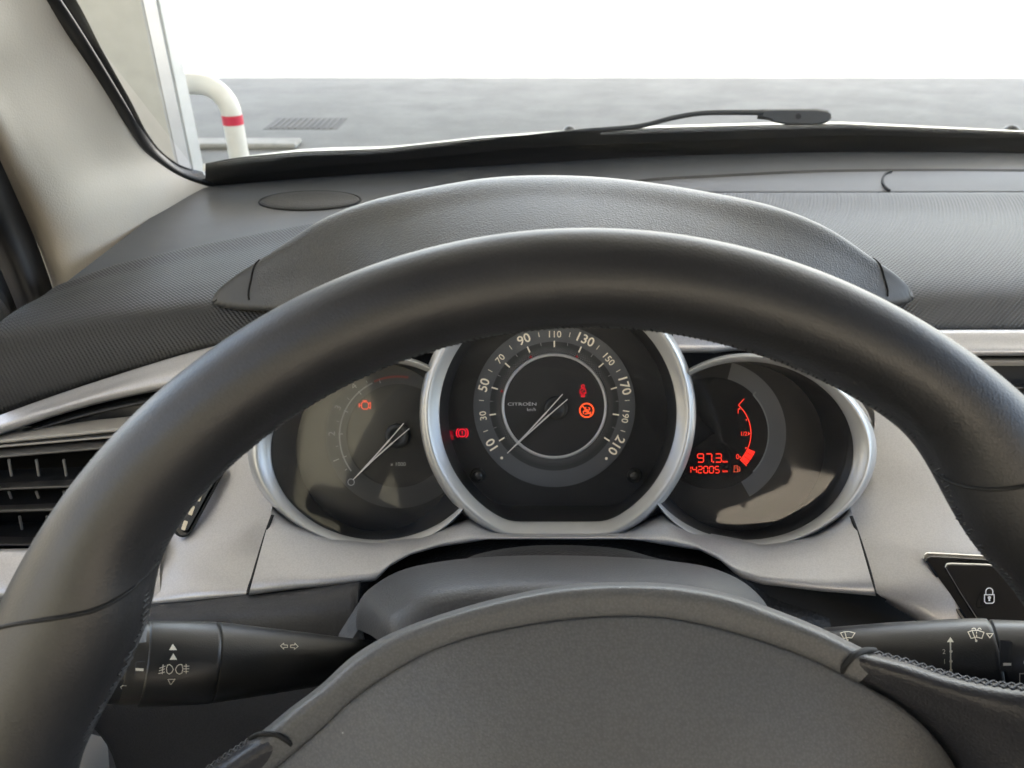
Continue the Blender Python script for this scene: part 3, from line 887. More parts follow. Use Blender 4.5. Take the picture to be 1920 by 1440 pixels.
# small silver corners above the side dials
for cx_, x0_, x1_ in ((1400, 1262, 1640), (708, 838, 468)):
    rws = []
    for t_ in (0, .1, .5, .93, 1.0):
        r_ = []
        for k_ in range(30):
            x_ = x0_ + (x1_ - x0_) * k_ / 29.0
            q_ = min(abs(x_ - cx_) / 246.0, .985)
            yl = 845 - 188 * math.sqrt(1 - q_ * q_)
            if abs(x_ - x0_) < 70: yl = min(yl, 662 - 0 * k_)
            yu = 598 + 25 * k_ / 29.0
            d_ = .488 + .027 * k_ / 29.0
            r_.append(K(x_, yu + (yl - yu) * t_, d_ + (.012 if t_ in (0, 1.0) else (.0015 if t_ == .1 else 0))))
        rws.append(r_)
    RR = np.array(rws); GG = np.zeros((16, 30, 3))
    for k_ in range(30): GG[:, k_] = cr(RR[:, k_], 16)
    MB().grid(GG).build('surround_corner', M_SILVER, dash)

# core of the dash: dark body behind everything
core = [[(X, .60, Zt - .02) for X in np.linspace(-.36, 1.2, 20)], [(X, .53, CAMZ - .30) for X in np.linspace(-.36, 1.2, 20)],
        [(X, .50, CAMZ - .45) for X in np.linspace(-.36, 1.2, 20)], [(X, .45, CAMZ - .85) for X in np.linspace(-.36, 1.2, 20)]]
MB().grid(core).build('dash_frame', M_BLACK, dash)
# lower dash, left of the column
ld = [[(-200, 1122, .465), (100, 1124, .46), (274, 1126, .458), (461, 1110, .455), (600, 1096, .452), (676, 1086, .45)],
      [(-200, 1135, .452), (100, 1135, .448), (274, 1138, .445), (461, 1122, .441), (600, 1108, .438), (672, 1100, .436)],
      [(-150, 1160, .446), (100, 1160, .440), (274, 1160, .437), (461, 1150, .433), (600, 1140, .43), (670, 1136, .43)],
      [(-50, 1250, .452), (150, 1250, .445), (290, 1250, .44), (461, 1250, .437), (600, 1250, .435), (690, 1250, .435)],
      [(130, 1330, .46), (180, 1340, .455), (300, 1345, .45), (461, 1350, .447), (600, 1350, .445), (700, 1350, .445)],
      [(196, 1390, .468), (230, 1392, .462), (320, 1400, .457), (461, 1400, .455), (600, 1400, .453), (700, 1400, .453)],
      [(225, 1470, .48), (260, 1480, .475), (340, 1500, .47), (461, 1500, .468), (600, 1500, .466), (700, 1500, .465)],
      [(250, 1700, .53), (300, 1700, .53), (380, 1700, .53), (461, 1700, .53), (600, 1700, .53), (700, 1700, .53)]]
MB().grid(loft(ld, 60, 60)).build('lower_panel', M_LOWER, dash, solid=.004)
# small flap above the left stalk
fl = [(356, 1190), (356, 1172), (362, 1167), (418, 1166), (424, 1172), (430, 1192)]
strokes([fl], 2.2, .4305).build('fuse_flap_gap', M_BLACK, dash)
strokes([[(352, 1196), (352, 1164), (360, 1160), (424, 1158), (436, 1166), (444, 1192)]], 1.3, .4303).build('fuse_flap_rim', M_LID, dash)
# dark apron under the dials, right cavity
ap2 = [[(640, 1000, .50), (900, 1000, .50), (1200, 1000, .50), (1460, 1000, .50), (1560, 1010, .50)],
       [(640, 1112, .475), (770, 1056, .472), (900, 1024, .468), (1200, 1024, .468), (1350, 1062, .468), (1460, 1112, .475), (1560, 1130, .48)],
       [(640, 1140, .46), (900, 1090, .45), (1200, 1090, .45), (1460, 1150, .46), (1560, 1160, .47)],
       [(640, 1300, .46), (900, 1300, .46), (1200, 1300, .46), (1460, 1300, .46), (1560, 1330, .48)]]
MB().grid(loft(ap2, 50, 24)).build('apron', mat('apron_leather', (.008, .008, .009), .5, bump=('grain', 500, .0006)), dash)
MB().grid(loft([[(1400, 1075, .50), (2100, 1100, .50)], [(1400, 1085, .466), (2100, 1300, .47)], [(1400, 1700, .48), (2100, 1700, .48)]], 10, 10, straight=True)).build('cavity_shade', M_BLACK, dash)  # black sheet stands in for the shade of the right-hand cavity

# door pocket seen low at the left
mb = MB().grid(loft([[(120, 1360, .60), (170, 1376, .60), (196, 1386, .61), (205, 1440, .62), (208, 1520, .62)], [(60, 1400, .58), (100, 1420, .58), (130, 1440, .58), (150, 1480, .58), (160, 1540, .58)], [(-40, 1420, .56), (0, 1450, .56), (40, 1480, .56), (80, 1520, .56), (100, 1580, .56)]], 20, 10))
mb.build('sill_trim', mat('sill_beige', (.85, .76, .64), .45), car)

# ------------------------------------------------------------------ left air vent
vent = empty('air_vent', K(100, 930, .52), 'black slatted air vent in silver trim left of the steering wheel', 'air vent')
hous = [[(-200, 850, .52), (0, 812, .54), (160, 760, .556), (295, 730, .565), (380, 715, .57)],
        [(-200, 900, .56), (0, 860, .58), (160, 850, .59), (295, 840, .60), (380, 830, .60)],
        [(-200, 1035, .56), (0, 1035, .57), (160, 1030, .58), (295, 1000, .58), (380, 960, .58)],
        [(-200, 1034, .47), (0, 1032, .475), (160, 1028, .477), (295, 1000, .485), (350, 940, .50)]]
MB().grid(loft(hous, 30, 16, straight=True)).build('housing', M_BLACK, vent)
lidr = [[(-200, 866, .515), (0, 818, .529), (160, 768, .544), (300, 738, .553), (380, 722, .556)],
        [(-200, 868, .507), (0, 824, .522), (160, 778, .536), (300, 748, .546), (380, 735, .55)],
        [(-200, 872, .515), (0, 831, .532), (160, 790, .548), (300, 760, .558), (380, 750, .56)]]
MB().grid(loft(lidr, 30, 8)).build('upper_lip', M_STALK, vent)
def bar(name, a, b, wpx, d, m, depth=.0, rz=0.0):
    """horizontal blade: light front edge plus a deep flat body behind it"""
    P0 = [K(a[0], a[1], d), K((a[0] + b[0]) / 2, (a[1] + b[1]) / 2, d - .002), K(b[0], b[1], d)]
    hp = wpx / 2 * d / F
    mb = MB()
    Pm = cr(P0, 12)
    G = []
    for k in range(12):
        c = Pm[k]; U = np.array([0, SN, CS]); Fw = np.array([0, CS, -SN]); Bk = np.array([0, .96, -.28])
        G.append([c + U * hp, c + U * hp + Bk * depth, c - U * hp + Bk * depth, c - U * hp, c - U * hp * .3 - Fw * hp * .5, c + U * hp * .4 - Fw * hp * .5])
    mb.grid(G, cu=True, smooth=False)
    return mb.build(name, m, vent, bevel=.0003)
M_SLAT = mat('vent_slat', (.05, .047, .045), .35, spec=.6)
M_SLATL = mat('vent_slat_edge', (.32, .3, .27), .35)
# triangular hollow lid
MB().grid(loft([[(-100, 850, .525), (30, 825, .527), (120, 795, .534), (260, 758, .546), (340, 740, .55)], [(-100, 856, .53), (30, 829, .533), (120, 816, .54), (230, 795, .546), (340, 770, .55)]], 24, 6)).build('flap', M_STALK, vent)
bar('rail', (-180, 846), (330, 795), 7, .513, M_SLATL, .03)
bar('rail', (-180, 853), (320, 810), 4, .513, M_SLATL, .02)
for (a, b, wd) in (((-180, 872), (330, 828), 6), ((-180, 924), (330, 905), 4.5), ((-180, 965), (330, 948), 6), ((-180, 1021), (330, 1024), 4)):
    o = bar('slat', a, b, wd, .503, M_SLAT, .034)
for i in range(8):
    for (y0, y1) in ((862, 892), (922, 935), (968, 992)):
        x = -138 + i * 51.5 + (20 if y0 == 968 else 0)
        P0 = K(x, y0, .508); P1 = K(x + 5, y1, .515)
        tube([P0, P1], .0009, 6).build('vane', M_SLATL, vent)
for y0, y1, dd in ((888, 915, .521), (928, 952, .521), (990, 1020, .521)):
    MB().grid(loft([[(-180, y0, dd), (340, y0 - 20, dd)], [(-180, y1, dd - .012), (340, y1 - 14, dd - .012)]], 8, 4)).build('slat', M_STALK, vent)
# thumb wheel in its slot
def capsule(p0, p1, r, d, off=0.0):
    p0 = np.array(p0, float); p1 = np.array(p1, float); t = (p1 - p0) / np.linalg.norm(p1 - p0); n_ = np.array([-t[1], t[0]])
    out = []
    for a in np.linspace(-90, 90, 10): out.append(p1 + r * (math.cos(R(a)) * t + math.sin(R(a)) * n_))
    for a in np.linspace(90, 270, 10): out.append(p0 + r * (math.cos(R(a)) * t + math.sin(R(a)) * n_))
    return out
tw = empty('vent_thumbwheel', K(370, 950, .49), 'black knurled vent thumbwheel with cream marks in a slot of the silver trim', 'thumbwheel')
A_, B_ = (343, 988), (402, 880)
DW = lambda y: .4755 + (1005 - y) * .00018
cp = capsule(A_, B_, 17, .48)
mb = MB(); mb.add([K(p[0], p[1], DW(p[1])) for p in cp], [tuple(range(len(cp)))], False); mb.build('slot', M_GLOSS, tw)
tubp = [K(p[0], p[1], DW(p[1]) - .0002) for p in cp]
tube(tubp, .0008, 6, closed=True).build('slot_rim', M_BLACK, tw)
cp2 = capsule((345, 984), (400, 882), 11, .48)
M_KNURL = mat('knurled_rubber', (.03, .03, .03), .5, bump=('grain', 1600, .0006))
mb = MB(); mb.add([K(p[0], p[1], DW(p[1]) - .002) for p in cp2] + [K(p[0], p[1], DW(p[1])) for p in cp2], [tuple(range(20))] + [(i, 20 + i, 20 + (i + 1) % 20, (i + 1) % 20) for i in range(20)], False); mb.build('wheel', M_KNURL, tw)
mb = MB()
for (x, y) in ((346, 985), (359, 957), (374, 931)):
    ux = np.array([.34, -.94]); uy = np.array([.94, .34])
    q = [np.array([x, y]) + sx_ * uy * 4 + sy_ * ux * 9 for sx_, sy_ in ((-1, -.8), (-.8, -1), (.8, -1), (1, -.8), (1, .8), (.8, 1), (-.8, 1), (-1, .8))]
    mb.add([K(p[0], p[1], DW(p[1]) - .0026) for p in q], [tuple(range(8))], False)
mb.build('marks', M_CREAM, tw)

# centre vent peeking at the right
cv = empty('air_vent', K(1980, 720, .57), 'black centre air vent at the right edge behind the wheel rim', 'air vent')
MB().grid(loft([[(1780, 669, .585), (2500, 668, .58)], [(1780, 800, .59), (2500, 800, .585)]], 6, 4)).build('housing', M_BLACK, cv)
MB().grid(loft([[(1780, 672, .572), (2500, 671, .568)], [(1780, 676, .566), (2500, 675, .562)], [(1780, 686, .568), (2500, 685, .564)]], 10, 8)).build('rail', M_SLATL, cv)
for y in (722, 770):
    MB().grid(loft([[(1780, y, .572), (2500, y, .568)], [(1780, y + 5, .566), (2500, y + 5, .562)], [(1780, y + 12, .575), (2500, y + 12, .57)]], 10, 8)).build('slat', M_SLAT, cv)

# ------------------------------------------------------------------ instrument cluster
ic = empty('instrument_cluster', K(1046, 1008, .50), 'three dial instrument cluster with lit red warning lights framed in satin bezels', 'instruments')
DB, DF = .468, .505

def sp_outline(r, yflat, cx=1046, cy=775, n=96, rc=14):
    """circle cut by a flat bottom"""
    P = []
    a0 = math.degrees(math.acos((yflat - cy) / r))
    for i in range(n + 1):
        a = 180 + a0 + (360 - 2 * a0) * i / n      # clockwise from up
        P.append((cx + r * math.sin(R(a)), cy - r * math.cos(R(a))))
    x0, x1 = P[-1][0], P[0][0]
    for i in range(1, 16): P.append((x0 + (x1 - x0) * i / 16, yflat))
    # soften the two corners
    P = np.array(P)
    for _ in range(3): P = (np.roll(P, 1, 0) + 2 * P + np.roll(P, -1, 0)) / 4
    return [tuple(p) for p in P]

def ringsurf(outs, name, m, parent):
    """outs: list of (outline px list, depth)"""
    G = [[K(p[0], p[1], d) for p in o] for o, d in outs]
    return MB().grid(G, cu=True).build(name, m, parent)
spd = [(sp_outline(260, 1013), DB + .022), (sp_outline(256, 1009.5), DB + .006), (sp_outline(252, 1006.5), DB + .0015), (sp_outline(247, 1002), DB), (sp_outline(243, 998.5), DB + .0006),
       (sp_outline(238, 993), DB + .003), (sp_outline(226, 980.5), DB + .0075), (sp_outline(223, 978), DB + .0105)]
ringsurf(spd, 'centre_bezel', M_BEZEL, ic)
fbot = [(sp_outline(223, 978), DB + .0105), (sp_outline(213, 962), DB + .03), (sp_outline(206, 948), DF + .001)]
ringsurf(fbot, 'centre_well', M_DARK, ic)
mb = MB(); o_ = sp_outline(207, 949)
mb.add([K(p[0], p[1], DF + .001) for p in o_], [tuple(range(len(o_)))], False)
mb.build('centre_plate', M_FACE, ic)

def ell(cx, cy, a, b, n=120):
    return [(cx + a * math.sin(2 * math.pi * i / n), cy - b * math.cos(2 * math.pi * i / n)) for i in range(n)]
def sidebezel(cx, sgn):
    # the ring is wider on the outboard side
    def E_(o, top, bot):
        P = []
        for i in range(120):
            s, c = math.sin(2 * math.pi * i / 120), math.cos(2 * math.pi * i / 120)
            out = o if s * sgn > 0 else 8
            P.append((cx + (200 + (out * abs(s) if s * sgn > 0 else 0)) * s, 845 - (167 + (top if c > 0 else bot)) * c))
        return P
    return [(E_(44, 16, 22), DB + .024), (E_(41, 14, 20), DB + .010), (E_(36, 12, 18), DB + .0045), (E_(30, 10, 15.5), DB + .003), (E_(26, 8.5, 13.5), DB + .0034), (E_(3, 1, 1.5), DB + .009), (E_(0, 0, 0), DB + .012)]
def clipside(G, sgn):
    """drop faces that would run into the centre bezel"""
    return G
for cx, sgn in ((708, -1), (1400, 1)):
    outs = sidebezel(cx, sgn)
    # only the part outside the centre bezel circle is built
    nA = 120
    keep = []
    for i in range(nA):
        p = outs[4][0][i]
        keep.append(math.hypot(p[0] - 1046, p[1] - 775) > 249)
    # contiguous run
    start = next(i for i in range(nA) if keep[i] and not keep[i - 1])
    run = []
    i = start
    while keep[i % nA] and len(run) < nA: run.append(i % nA); i += 1
    G = [[K(o[j][0], o[j][1], d) for j in run] for o, d in outs]
    MB().grid(G).build('side_bezel', M_BEZEL, ic)
    # black well behind it and the face plate
    w0 = ell(cx, 845, 200, 167); fcx = 707 if sgn < 0 else 1385
    fa_ = 152 if sgn < 0 else 161
    w1 = ell(fcx, 838, fa_, 158)
    def cut(P, rr=238):
        out = []
        for p in P:
            dx, dy = p[0] - 1046, p[1] - 775
            L = math.hypot(dx, dy)
            if L < rr: dx, dy = dx / L * rr, dy / L * rr
            out.append((1046 + dx, 775 + dy))
        return out
    MB().grid([[K(*p, DB + .012) for p in cut(w0, 240)], [K(*p, DF + .0005) for p in cut(w1, 228)]], cu=True).build('side_well', M_DARK, ic)
    mb = MB(); c1 = cut(w1, 224)
    cen = (fcx, 838)
    mb.add([K(*cen, DF + .001)] + [K(*p, DF + .001) for p in c1], [(0, i + 1, (i + 1) % 120 + 1) for i in range(120)], False)
    mb.build('face_plate', mat('face_plate', (.016, .016, .018), .25) , ic)

# ---- speedometer
SX, SY = 1039.3, 761.4
D = DF
sp = empty('speedometer', K(SX, SY + 150, DF), 'round speedometer in the middle of the cluster reading zero with cream numerals to 210', 'speedometer')
annulus(SX, SY, 121, 152, 0, 360, D - .0004).build('number_ring', M_RING, sp)
annulus(SX, SY, 99, 121, 0, 360, D - .0002).build('tick_ring', M_RINGD, sp)
mb = MB(); annulus(SX, SY, 0.5, 93.5, 0, 360, D - .0008, mb=mb); mb.build('inner_disc', M_FACE, sp)
G = [kp(arc(SX, SY, r, 0, 360, 96), None) if False else [K(p[0], p[1], dd) for p in arc(SX, SY, r, 0, 360, 96)] for r, dd in ((99.5, D - .0002), (99, D - .0018), (97, D - .0024), (95, D - .0022), (93.5, D - .0008))]
MB().grid(G).build('chrome_ring', mat('dial_ring_silver', (.62, .62, .63), .35, metal=.3), sp)
# dotted halo
mb = MB()
for k, r in enumerate((101.5, 104, 106.5, 109, 111.5)):
    n_ = 150; s_ = (.95, .9, .8, .65, .45)[k]
    for i in range(n_):
        a = 2 * math.pi * (i + .5 * (k % 2)) / n_
        x, y = SX + r * math.sin(a), SY - r * math.cos(a)
        mb.add([K(x - s_, y, D - .0005), K(x, y + s_, D - .0005), K(x + s_, y, D - .0005), K(x, y - s_, D - .0005)], [(0, 1, 2, 3)], False)
mb.build('dotted_halo', M_MARKG, sp)
ang = lambda v: (v - 110) * 1.2227
mt = MB(); ms = MB(); mn = MB()
def tick(a, r0, r1, wd, mb, cx=SX, cy=SY, d=D - .0007):
    s, c = math.sin(R(a)), math.cos(R(a))
    strokes([[(cx + r0 * s, cy - r0 * c), (cx + r1 * s, cy - r1 * c)]], wd, d, mb)
for v in range(10, 211, 20):
    tick(ang(v), 110.5, 122.5, 2.6, mt)
    big = v in (10, 50, 90, 130, 170, 210)
    a = ang(v); r = 138.2 if big else 135
    text(str(v), SX + r * math.sin(R(a)), SY - r * math.cos(R(a)), 17.0 if big else 12.4, D - .0007, rot=a, wx=1.04 if big else 1.02, mb=mn, bold=.012 if big else .004)
for v in range(20, 201, 20): tick(ang(v), 132.5, 141.5, 1.3, mt)
for v in range(20, 201, 20): tick(ang(v), 115, 121, .8, ms)
for a in (-134.6, 135.2):
    x, y = SX + 138.5 * math.sin(R(a)), SY - 138.5 * math.cos(R(a))
    mt.add([K(*p, D - .0007) for p in arc(x, y, 2.7, 0, 345, 15)], [tuple(range(16))], False)
mt.build('tick_marks', M_DIAL, sp); ms.build('fine_ticks', M_MARKG, sp); mn.build('numerals', M_DIAL, sp)
for a in (-25.5, 24.5, -74):
    mb = MB()
    x, y = SX + 102.5 * math.sin(R(a)), SY - 102.5 * math.cos(R(a))
    mb.add([K(x - 3, y + 2.2, D - .001), K(x + 3, y + 2.2, D - .001), K(x, y - 3, D - .001)], [(0, 1, 2)], False)
    mb.build('red_pointer', M_REDP, sp)

mb = MB()
text('CITROËN', 979, 757.6, 5.6, D - .0012, wx=1.62, mb=mb, bold=.008); mb.build('wordmark', M_MARKW, sp)
mb = MB(); text('km/h', 996.5, 767.5, 6.0, D - .0012, wx=1.0, mb=mb); mb.build('unit_lettering', M_MARKW, sp)

def needle(tip, merge, e1, e2, hub, hr, parent, d):
    hb = MB()
    G = [[K(p[0], p[1], dd) for p in arc(hub[0], hub[1], r, 0, 360, 32)] for r, dd in ((hr, d), (hr, d - .003), (hr - 1.5, d - .0036), (hr * .55, d - .0036), (hr * .5, d - .003), (.3, d - .003))]
    hb.grid(G); hb.build('needle_hub', M_HUBC, parent)
    nd = MB()
    tip, merge, e1, e2 = [np.array(x, float) for x in (tip, merge, e1, e2)]
    q = .45
    for a, b, w0, w1 in ((tip, merge, 1.6, 4.6), (merge + (-.7, -.7), e1 + (merge - e1) * q, 2.3, 3.0), (merge + (.7, .7), e2 + (merge - e2) * q, 2.3, 3.0), (e1 + (merge - e1) * q, e1, 1.9, 1.9), (e2 + (merge - e2) * q, e2, 1.9, 1.9)):
        t = (b - a) / np.linalg.norm(b - a); n_ = np.array([-t[1], t[0]])
        dt = d - .0045
        top = [a + n_ * w0 / 2, b + n_ * w1 / 2, b - n_ * w1 / 2, a - n_ * w0 / 2]
        nd.add([K(*p, dt) for p in top] + [K(*p, dt + .0009) for p in top], [(0, 1, 2, 3), (0, 4, 5, 1), (1, 5, 6, 2), (2, 6, 7, 3), (3, 7, 4, 0)], False)
    nd.build('needle', M_NEEDLE, parent)
# slightly bowed legs
needle((951, 850), (987, 815), (1055, 739), (1064, 748.5), (1043, 765), 22, sp, D - .0008)

# warning lights
def bulb(name, label, mb, m=M_LED):
    o = mb.build(name, m, ic); o['label'] = label; return o
# seat belt figure
mb = MB(); cx, cy = 1093, 733
strokes([arc(cx, cy - 9, 2.6, 0, 360, 12)], 1.4, D - .0015, mb)
strokes([[(cx - 3.2, cy - 5), (cx - 5.6, cy - 1), (cx - 5.0, cy + 3), (cx - 3, cy + 4)], [(cx + 3.2, cy - 5), (cx + 5.6, cy - 1), (cx + 5.0, cy + 3), (cx + 3, cy + 4)], [(cx - 3, cy - 5), (cx + 3, cy - 5)], [(cx + 3, cy - 4), (cx - 3, cy + 2)], [(cx - 7, cy + 4), (cx + 7, cy + 4)], [(cx - 3, cy + 4), (cx - 3, cy + 11), (cx - .7, cy + 11), (cx - .7, cy + 6)], [(cx + 3, cy + 4), (cx + 3, cy + 11), (cx + .7, cy + 11), (cx + .7, cy + 6)]], 1.05, D - .0015, mb)
bulb('seat_belt_light', 'lit red seat belt figure', mb, mat('lit_crimson', (.2, 0, 0), .5, emit=(1.0, .012, .03), estr=.4))
mb = MB(); cx, cy = 1100, 769.4
strokes([arc(cx, cy, 12.8, 0, 360, 40)], 2.8, D - .0015, mb)
strokes([[(cx - 8.6, cy - 8.6), (cx + 8.6, cy + 8.6)]], 2.2, D - .0016, mb)
strokes([[(cx - 6, cy + 6.5), (cx - 6, cy + 2), (cx - 2, cy + 1)], [(cx - 5, cy - 1), (cx - 1, cy + 2), (cx + 3, cy + 6), (cx - 4, cy + 7)], [(cx + 3, cy - 6), (cx + 6, cy - 3), (cx + 4, cy), (cx + 1, cy - 2)], [(cx - 1, cy - 6), (cx - 3, cy - 3)], [(cx + 7, cy + 2), (cx + 8, cy + 5)]], 1.6, D - .0015, mb)
bulb('airbag_off_light', 'lit orange ring of the passenger airbag light', mb, M_LEDO)
mb = MB(); cx, cy = 866.6, 811.8
strokes([arc(cx, cy, 7.2, 0, 360, 28)], 1.7, D + .0004, mb)
strokes([arc(cx, cy, 11, 40, 140, 12), arc(cx, cy, 11, 220, 320, 12), [(cx, cy - 4), (cx, cy + 1.4)], [(cx, cy + 3), (cx, cy + 4.6)]], 1.8, D + .0004, mb)
bulb('brake_warning_light', 'lit red brake warning circle', mb, mat('lit_scarlet', (.2, 0, 0), .5, emit=(1.0, .015, .04), estr=.5))
mb = MB(); poly([(837, 807), (849, 808), (851, 824), (839, 826)], D + .0003, mb); bulb('brake_light_reflection', 'dim red reflection of the brake warning light, made as a glowing patch', mb, mat('reflection_red', (.05, 0, 0), .5, emit=(1.0, .0, .03), estr=.08))  # reflection of the warning lamp, painted as a faintly glowing patch
# reset knobs
for (x, y) in ((896, 892.5), (1189.5, 893)):
    G = [[K(p[0], p[1], dd) for p in arc(x, y - (1.5 if r > 12 else 0), r, 0, 360, 28)] for r, dd in ((14.5, D + .0006), (14, D - .001), (12.6, D - .001), (11.8, D - .004), (11.2, D - .016), (9.8, D - .0185), (6, D - .0198), (.3, D - .0202))]
    o = MB().grid(G).build('reset_knob', mat('knob', (.012, .012, .012), .25), ic)
mb = MB()
for i in range(3): strokes([arc(1139 + i * 9, 902, 3.2, 0, 360, 14, ry=4.2)], .8, D + .0003, mb)
mb.build('moulded_rings', M_RINGD, ic)

# ---- tachometer
TX, TY = 746.6, 817.0
def clipR(P, lim=238):
    return [p for p in P if math.hypot(p[0] - 1046, p[1] - 775) > lim]
ta = empty('rev_counter', K(TX, TY + 130, DF), 'dim rev counter dial on the left of the cluster with its needle at zero', 'rev counter')
def cann(cx, cy, r0, r1, a0, a1, d, name, m, par, lim=230):
    mb = MB(); n_ = 160
    A = arc(cx, cy, r0, a0, a1, n_); B = arc(cx, cy, r1, a0, a1, n_)
    for i in range(n_):
        q = [A[i], A[i + 1], B[i + 1], B[i]]
        if all(math.hypot(p[0] - 1046, p[1] - 775) > lim for p in q):
            mb.add([K(*p, d) for p in q], [(0, 1, 2, 3)], False)
    return mb.build(name, m, par)
M_TRING = mat('tacho_ring', (.03, .03, .031), .4)
cann(TX, TY, 97, 136, 0, 360, D - .0003, 'number_ring', M_TRING, ta)
cann(TX, TY, 108.6, 111.4, -127, -26, D - .0007, 'scale_arc', mat('tacho_grey', (.26, .26, .26), .5), ta)
cann(TX, TY, 109, 113, -24, 10, D - .0007, 'red_zone', mat('red_zone', (.2, .02, .015), .5), ta)
mn = MB(); mt = MB()
for k in range(1, 6):
    a = -134.6 + 23.2 * k
    if k < 5: text(str(k), TX + 125 * math.sin(R(a)), TY - 125 * math.cos(R(a)), 12, D - .0006, rot=a, wx=1.1, mb=mn)
    tick(a, 104 if k < 9 else 110, 112, 1.6, mt, TX, TY)
    tick(a - 11.6, 114, 119, 1.0, mt, TX, TY)
strokes([arc(TX + 124 * math.sin(R(-134.6)), TY - 124 * math.cos(R(-134.6)), 6, 0, 360, 20)], 2.0, D - .0006, mn)
mt.build('tick_marks', M_MARKG, ta); mn.build('numerals', mat('tacho_num', (.34, .34, .34), .5), ta)
mb = MB(); text('x 1000', 746.6, 870, 7.0, D - .0006, wx=1.05, mb=mb); mb.build('scale_lettering', mat('tacho_let', (.5, .5, .48), .5), ta)
needle((662, 899.5), (697.5, 863), (757, 793.5), (767.4, 803.5), (745, 817), 23, ta, D - .0008)
mb = MB(); cx, cy = 684, 760
strokes([[(cx - 6, cy - 4), (cx - 3, cy - 6.5), (cx + 4, cy - 6.5), (cx + 7, cy - 3.5), (cx + 7, cy + 3.5), (cx + 4.5, cy + 7), (cx - 3, cy + 7), (cx - 6, cy + 4), (cx - 6, cy - 4)], [(cx - 6, cy), (cx - 10, cy)], [(cx - 10.5, cy - 4), (cx - 10.5, cy + 4)], [(cx - 4, cy - 8.7), (cx + 4, cy - 8.7)], [(cx, cy - 8.7), (cx, cy - 6.5)], [(cx + 7, cy - 3), (cx + 10.5, cy - 5.5), (cx + 10.5, cy + 6), (cx + 7, cy + 3)]], 1.5, D - .0012, mb)
o = mb.build('engine_warning_light', mat('lit_orange_engine', (.2, .02, 0), .5, emit=(1.0, .06, .015), estr=.45), ta); o['label'] = 'lit orange engine outline'

# ---- fuel gauge and odometer
FX, FY = 1337.0, 812.5
fu = empty('fuel_gauge', K(FX + 60, FY + 120, DF), 'fuel gauge and red digital odometer on the right of the cluster', 'fuel gauge')
cann(FX, FY, 105, 137, 15, 150, D - .0003, 'grey_crescent', M_RING, fu)
cann(FX, FY, 2, 105, 0, 360, D - .0002, 'display_glass', mat('display_black', (.008, .008, .009), .2), fu)
mb = MB(); annulus(FX, FY, 102.8, 105.4, 46, 134, D - .0008, mb=mb); tick(46, 104, 112, 1.8, mb, FX, FY); mb.build('scale_arc', mat('fuel_arc', (.2, .21, .22), .5), fu)
mb = MB()
strokes([arc(FX, FY, 71, 42, 133, 40)], 1.7, D - .001, mb)
tick(42, 71, 87, 1.7, mb, FX, FY); tick(134, 70, 88, 1.7, mb, FX, FY)
for a in (47, 68, 114, 131):
    x, y = FX + 67.5 * math.sin(R(a)), FY - 67.5 * math.cos(R(a)); poly(arc(x, y, 1.5, 0, 330, 10), D - .001, mb)
text('1', 1384, 771, 9.5, D - .001, mb=mb); text('1/2', 1394.5, 813, 7.5, D - .001, mb=mb, bold=.01)
poly([(1402.5, 809.5), (1406.5, 813), (1402.5, 816.5)], D - .001, mb)
text('0', 1383, 856, 9.5, D - .001, mb=mb)
mb.build('fuel_scale', M_LED, fu)
for i in range(3):
    annulus(FX, FY, 71.5, 86, 113.5 + i * 6.6, 119.5 + i * 6.6, D - .001).build('fuel_bar', M_LEDO if False else mat('lit_bar', (.3, 0, 0), .5, emit=(1, .02, .008), estr=.55), fu)
mb = MB(); x, y = 1381, 879
strokes([[(x - 4.5, y + 5.5), (x - 4.5, y - 5.5), (x + 2, y - 5.5), (x + 2, y + 5.5)], [(x - 6, y + 5.6), (x + 3.5, y + 5.6)], [(x - 3, y - 1.5), (x + 1, y - 1.5)], [(x + 2, y), (x + 4.5, y + 1), (x + 4.5, y + 4.5), (x + 6.3, y + 4), (x + 6.3, y - 2), (x + 4.2, y - 4.5)]], 1.1, D - .001, mb)
mb.build('fuel_pump_symbol', mat('lit_pump', (.2, .02, 0), .5, emit=(1, .12, .05), estr=.3), fu)
SEG = {'0': 'abcdef', '1': 'bc', '2': 'abged', '3': 'abgcd', '4': 'fgbc', '5': 'afgcd', '7': 'abc', '9': 'abcdfg'}
def seven(s, x0, y0, w_, h_, gap_, th, mb, slant=0.0):
    x = x0
    for ch in s:
        if ch == '.':
            poly([(x - 3.0, y0 + h_ + 1), (x - .2, y0 + h_ + 1), (x - .2, y0 + h_ - 2), (x - 3.0, y0 + h_ - 2)], D - .001, mb); x += 2.2; continue
        e = .7
        S = {'a': [(x + e, y0), (x + w_ - e, y0)], 'b': [(x + w_, y0 + e), (x + w_, y0 + h_ / 2 - e)], 'c': [(x + w_, y0 + h_ / 2 + e), (x + w_, y0 + h_ - e)],
             'd': [(x + e, y0 + h_), (x + w_ - e, y0 + h_)], 'e': [(x, y0 + h_ / 2 + e), (x, y0 + h_ - e)], 'f': [(x, y0 + e), (x, y0 + h_ / 2 - e)], 'g': [(x + e, y0 + h_ / 2), (x + w_ - e, y0 + h_ / 2)]}
        if ch == '1': x -= w_ * .62
        for k in SEG[ch]:
            q = S[k]
            if ch == '1': q = [(a - w_ * .62, b) for a, b in q]
            strokes([q], th, D - .001, mb)
        x += w_ + gap_
mb = MB(); seven('97.3', 1308, 851, 11.0, 15.5, 4.6, 2.0, mb)
seven('142005', 1292.5, 874.5, 7.6, 12.2, 3.0, 1.8, mb)
text('km', 1359.5, 865, 4.6, D - .001, mb=mb, wx=1.2, bold=.02); text('km', 1359.5, 883, 4.6, D - .001, mb=mb, wx=1.2, bold=.02)
mb.build('odometer_digits', M_LED, fu)

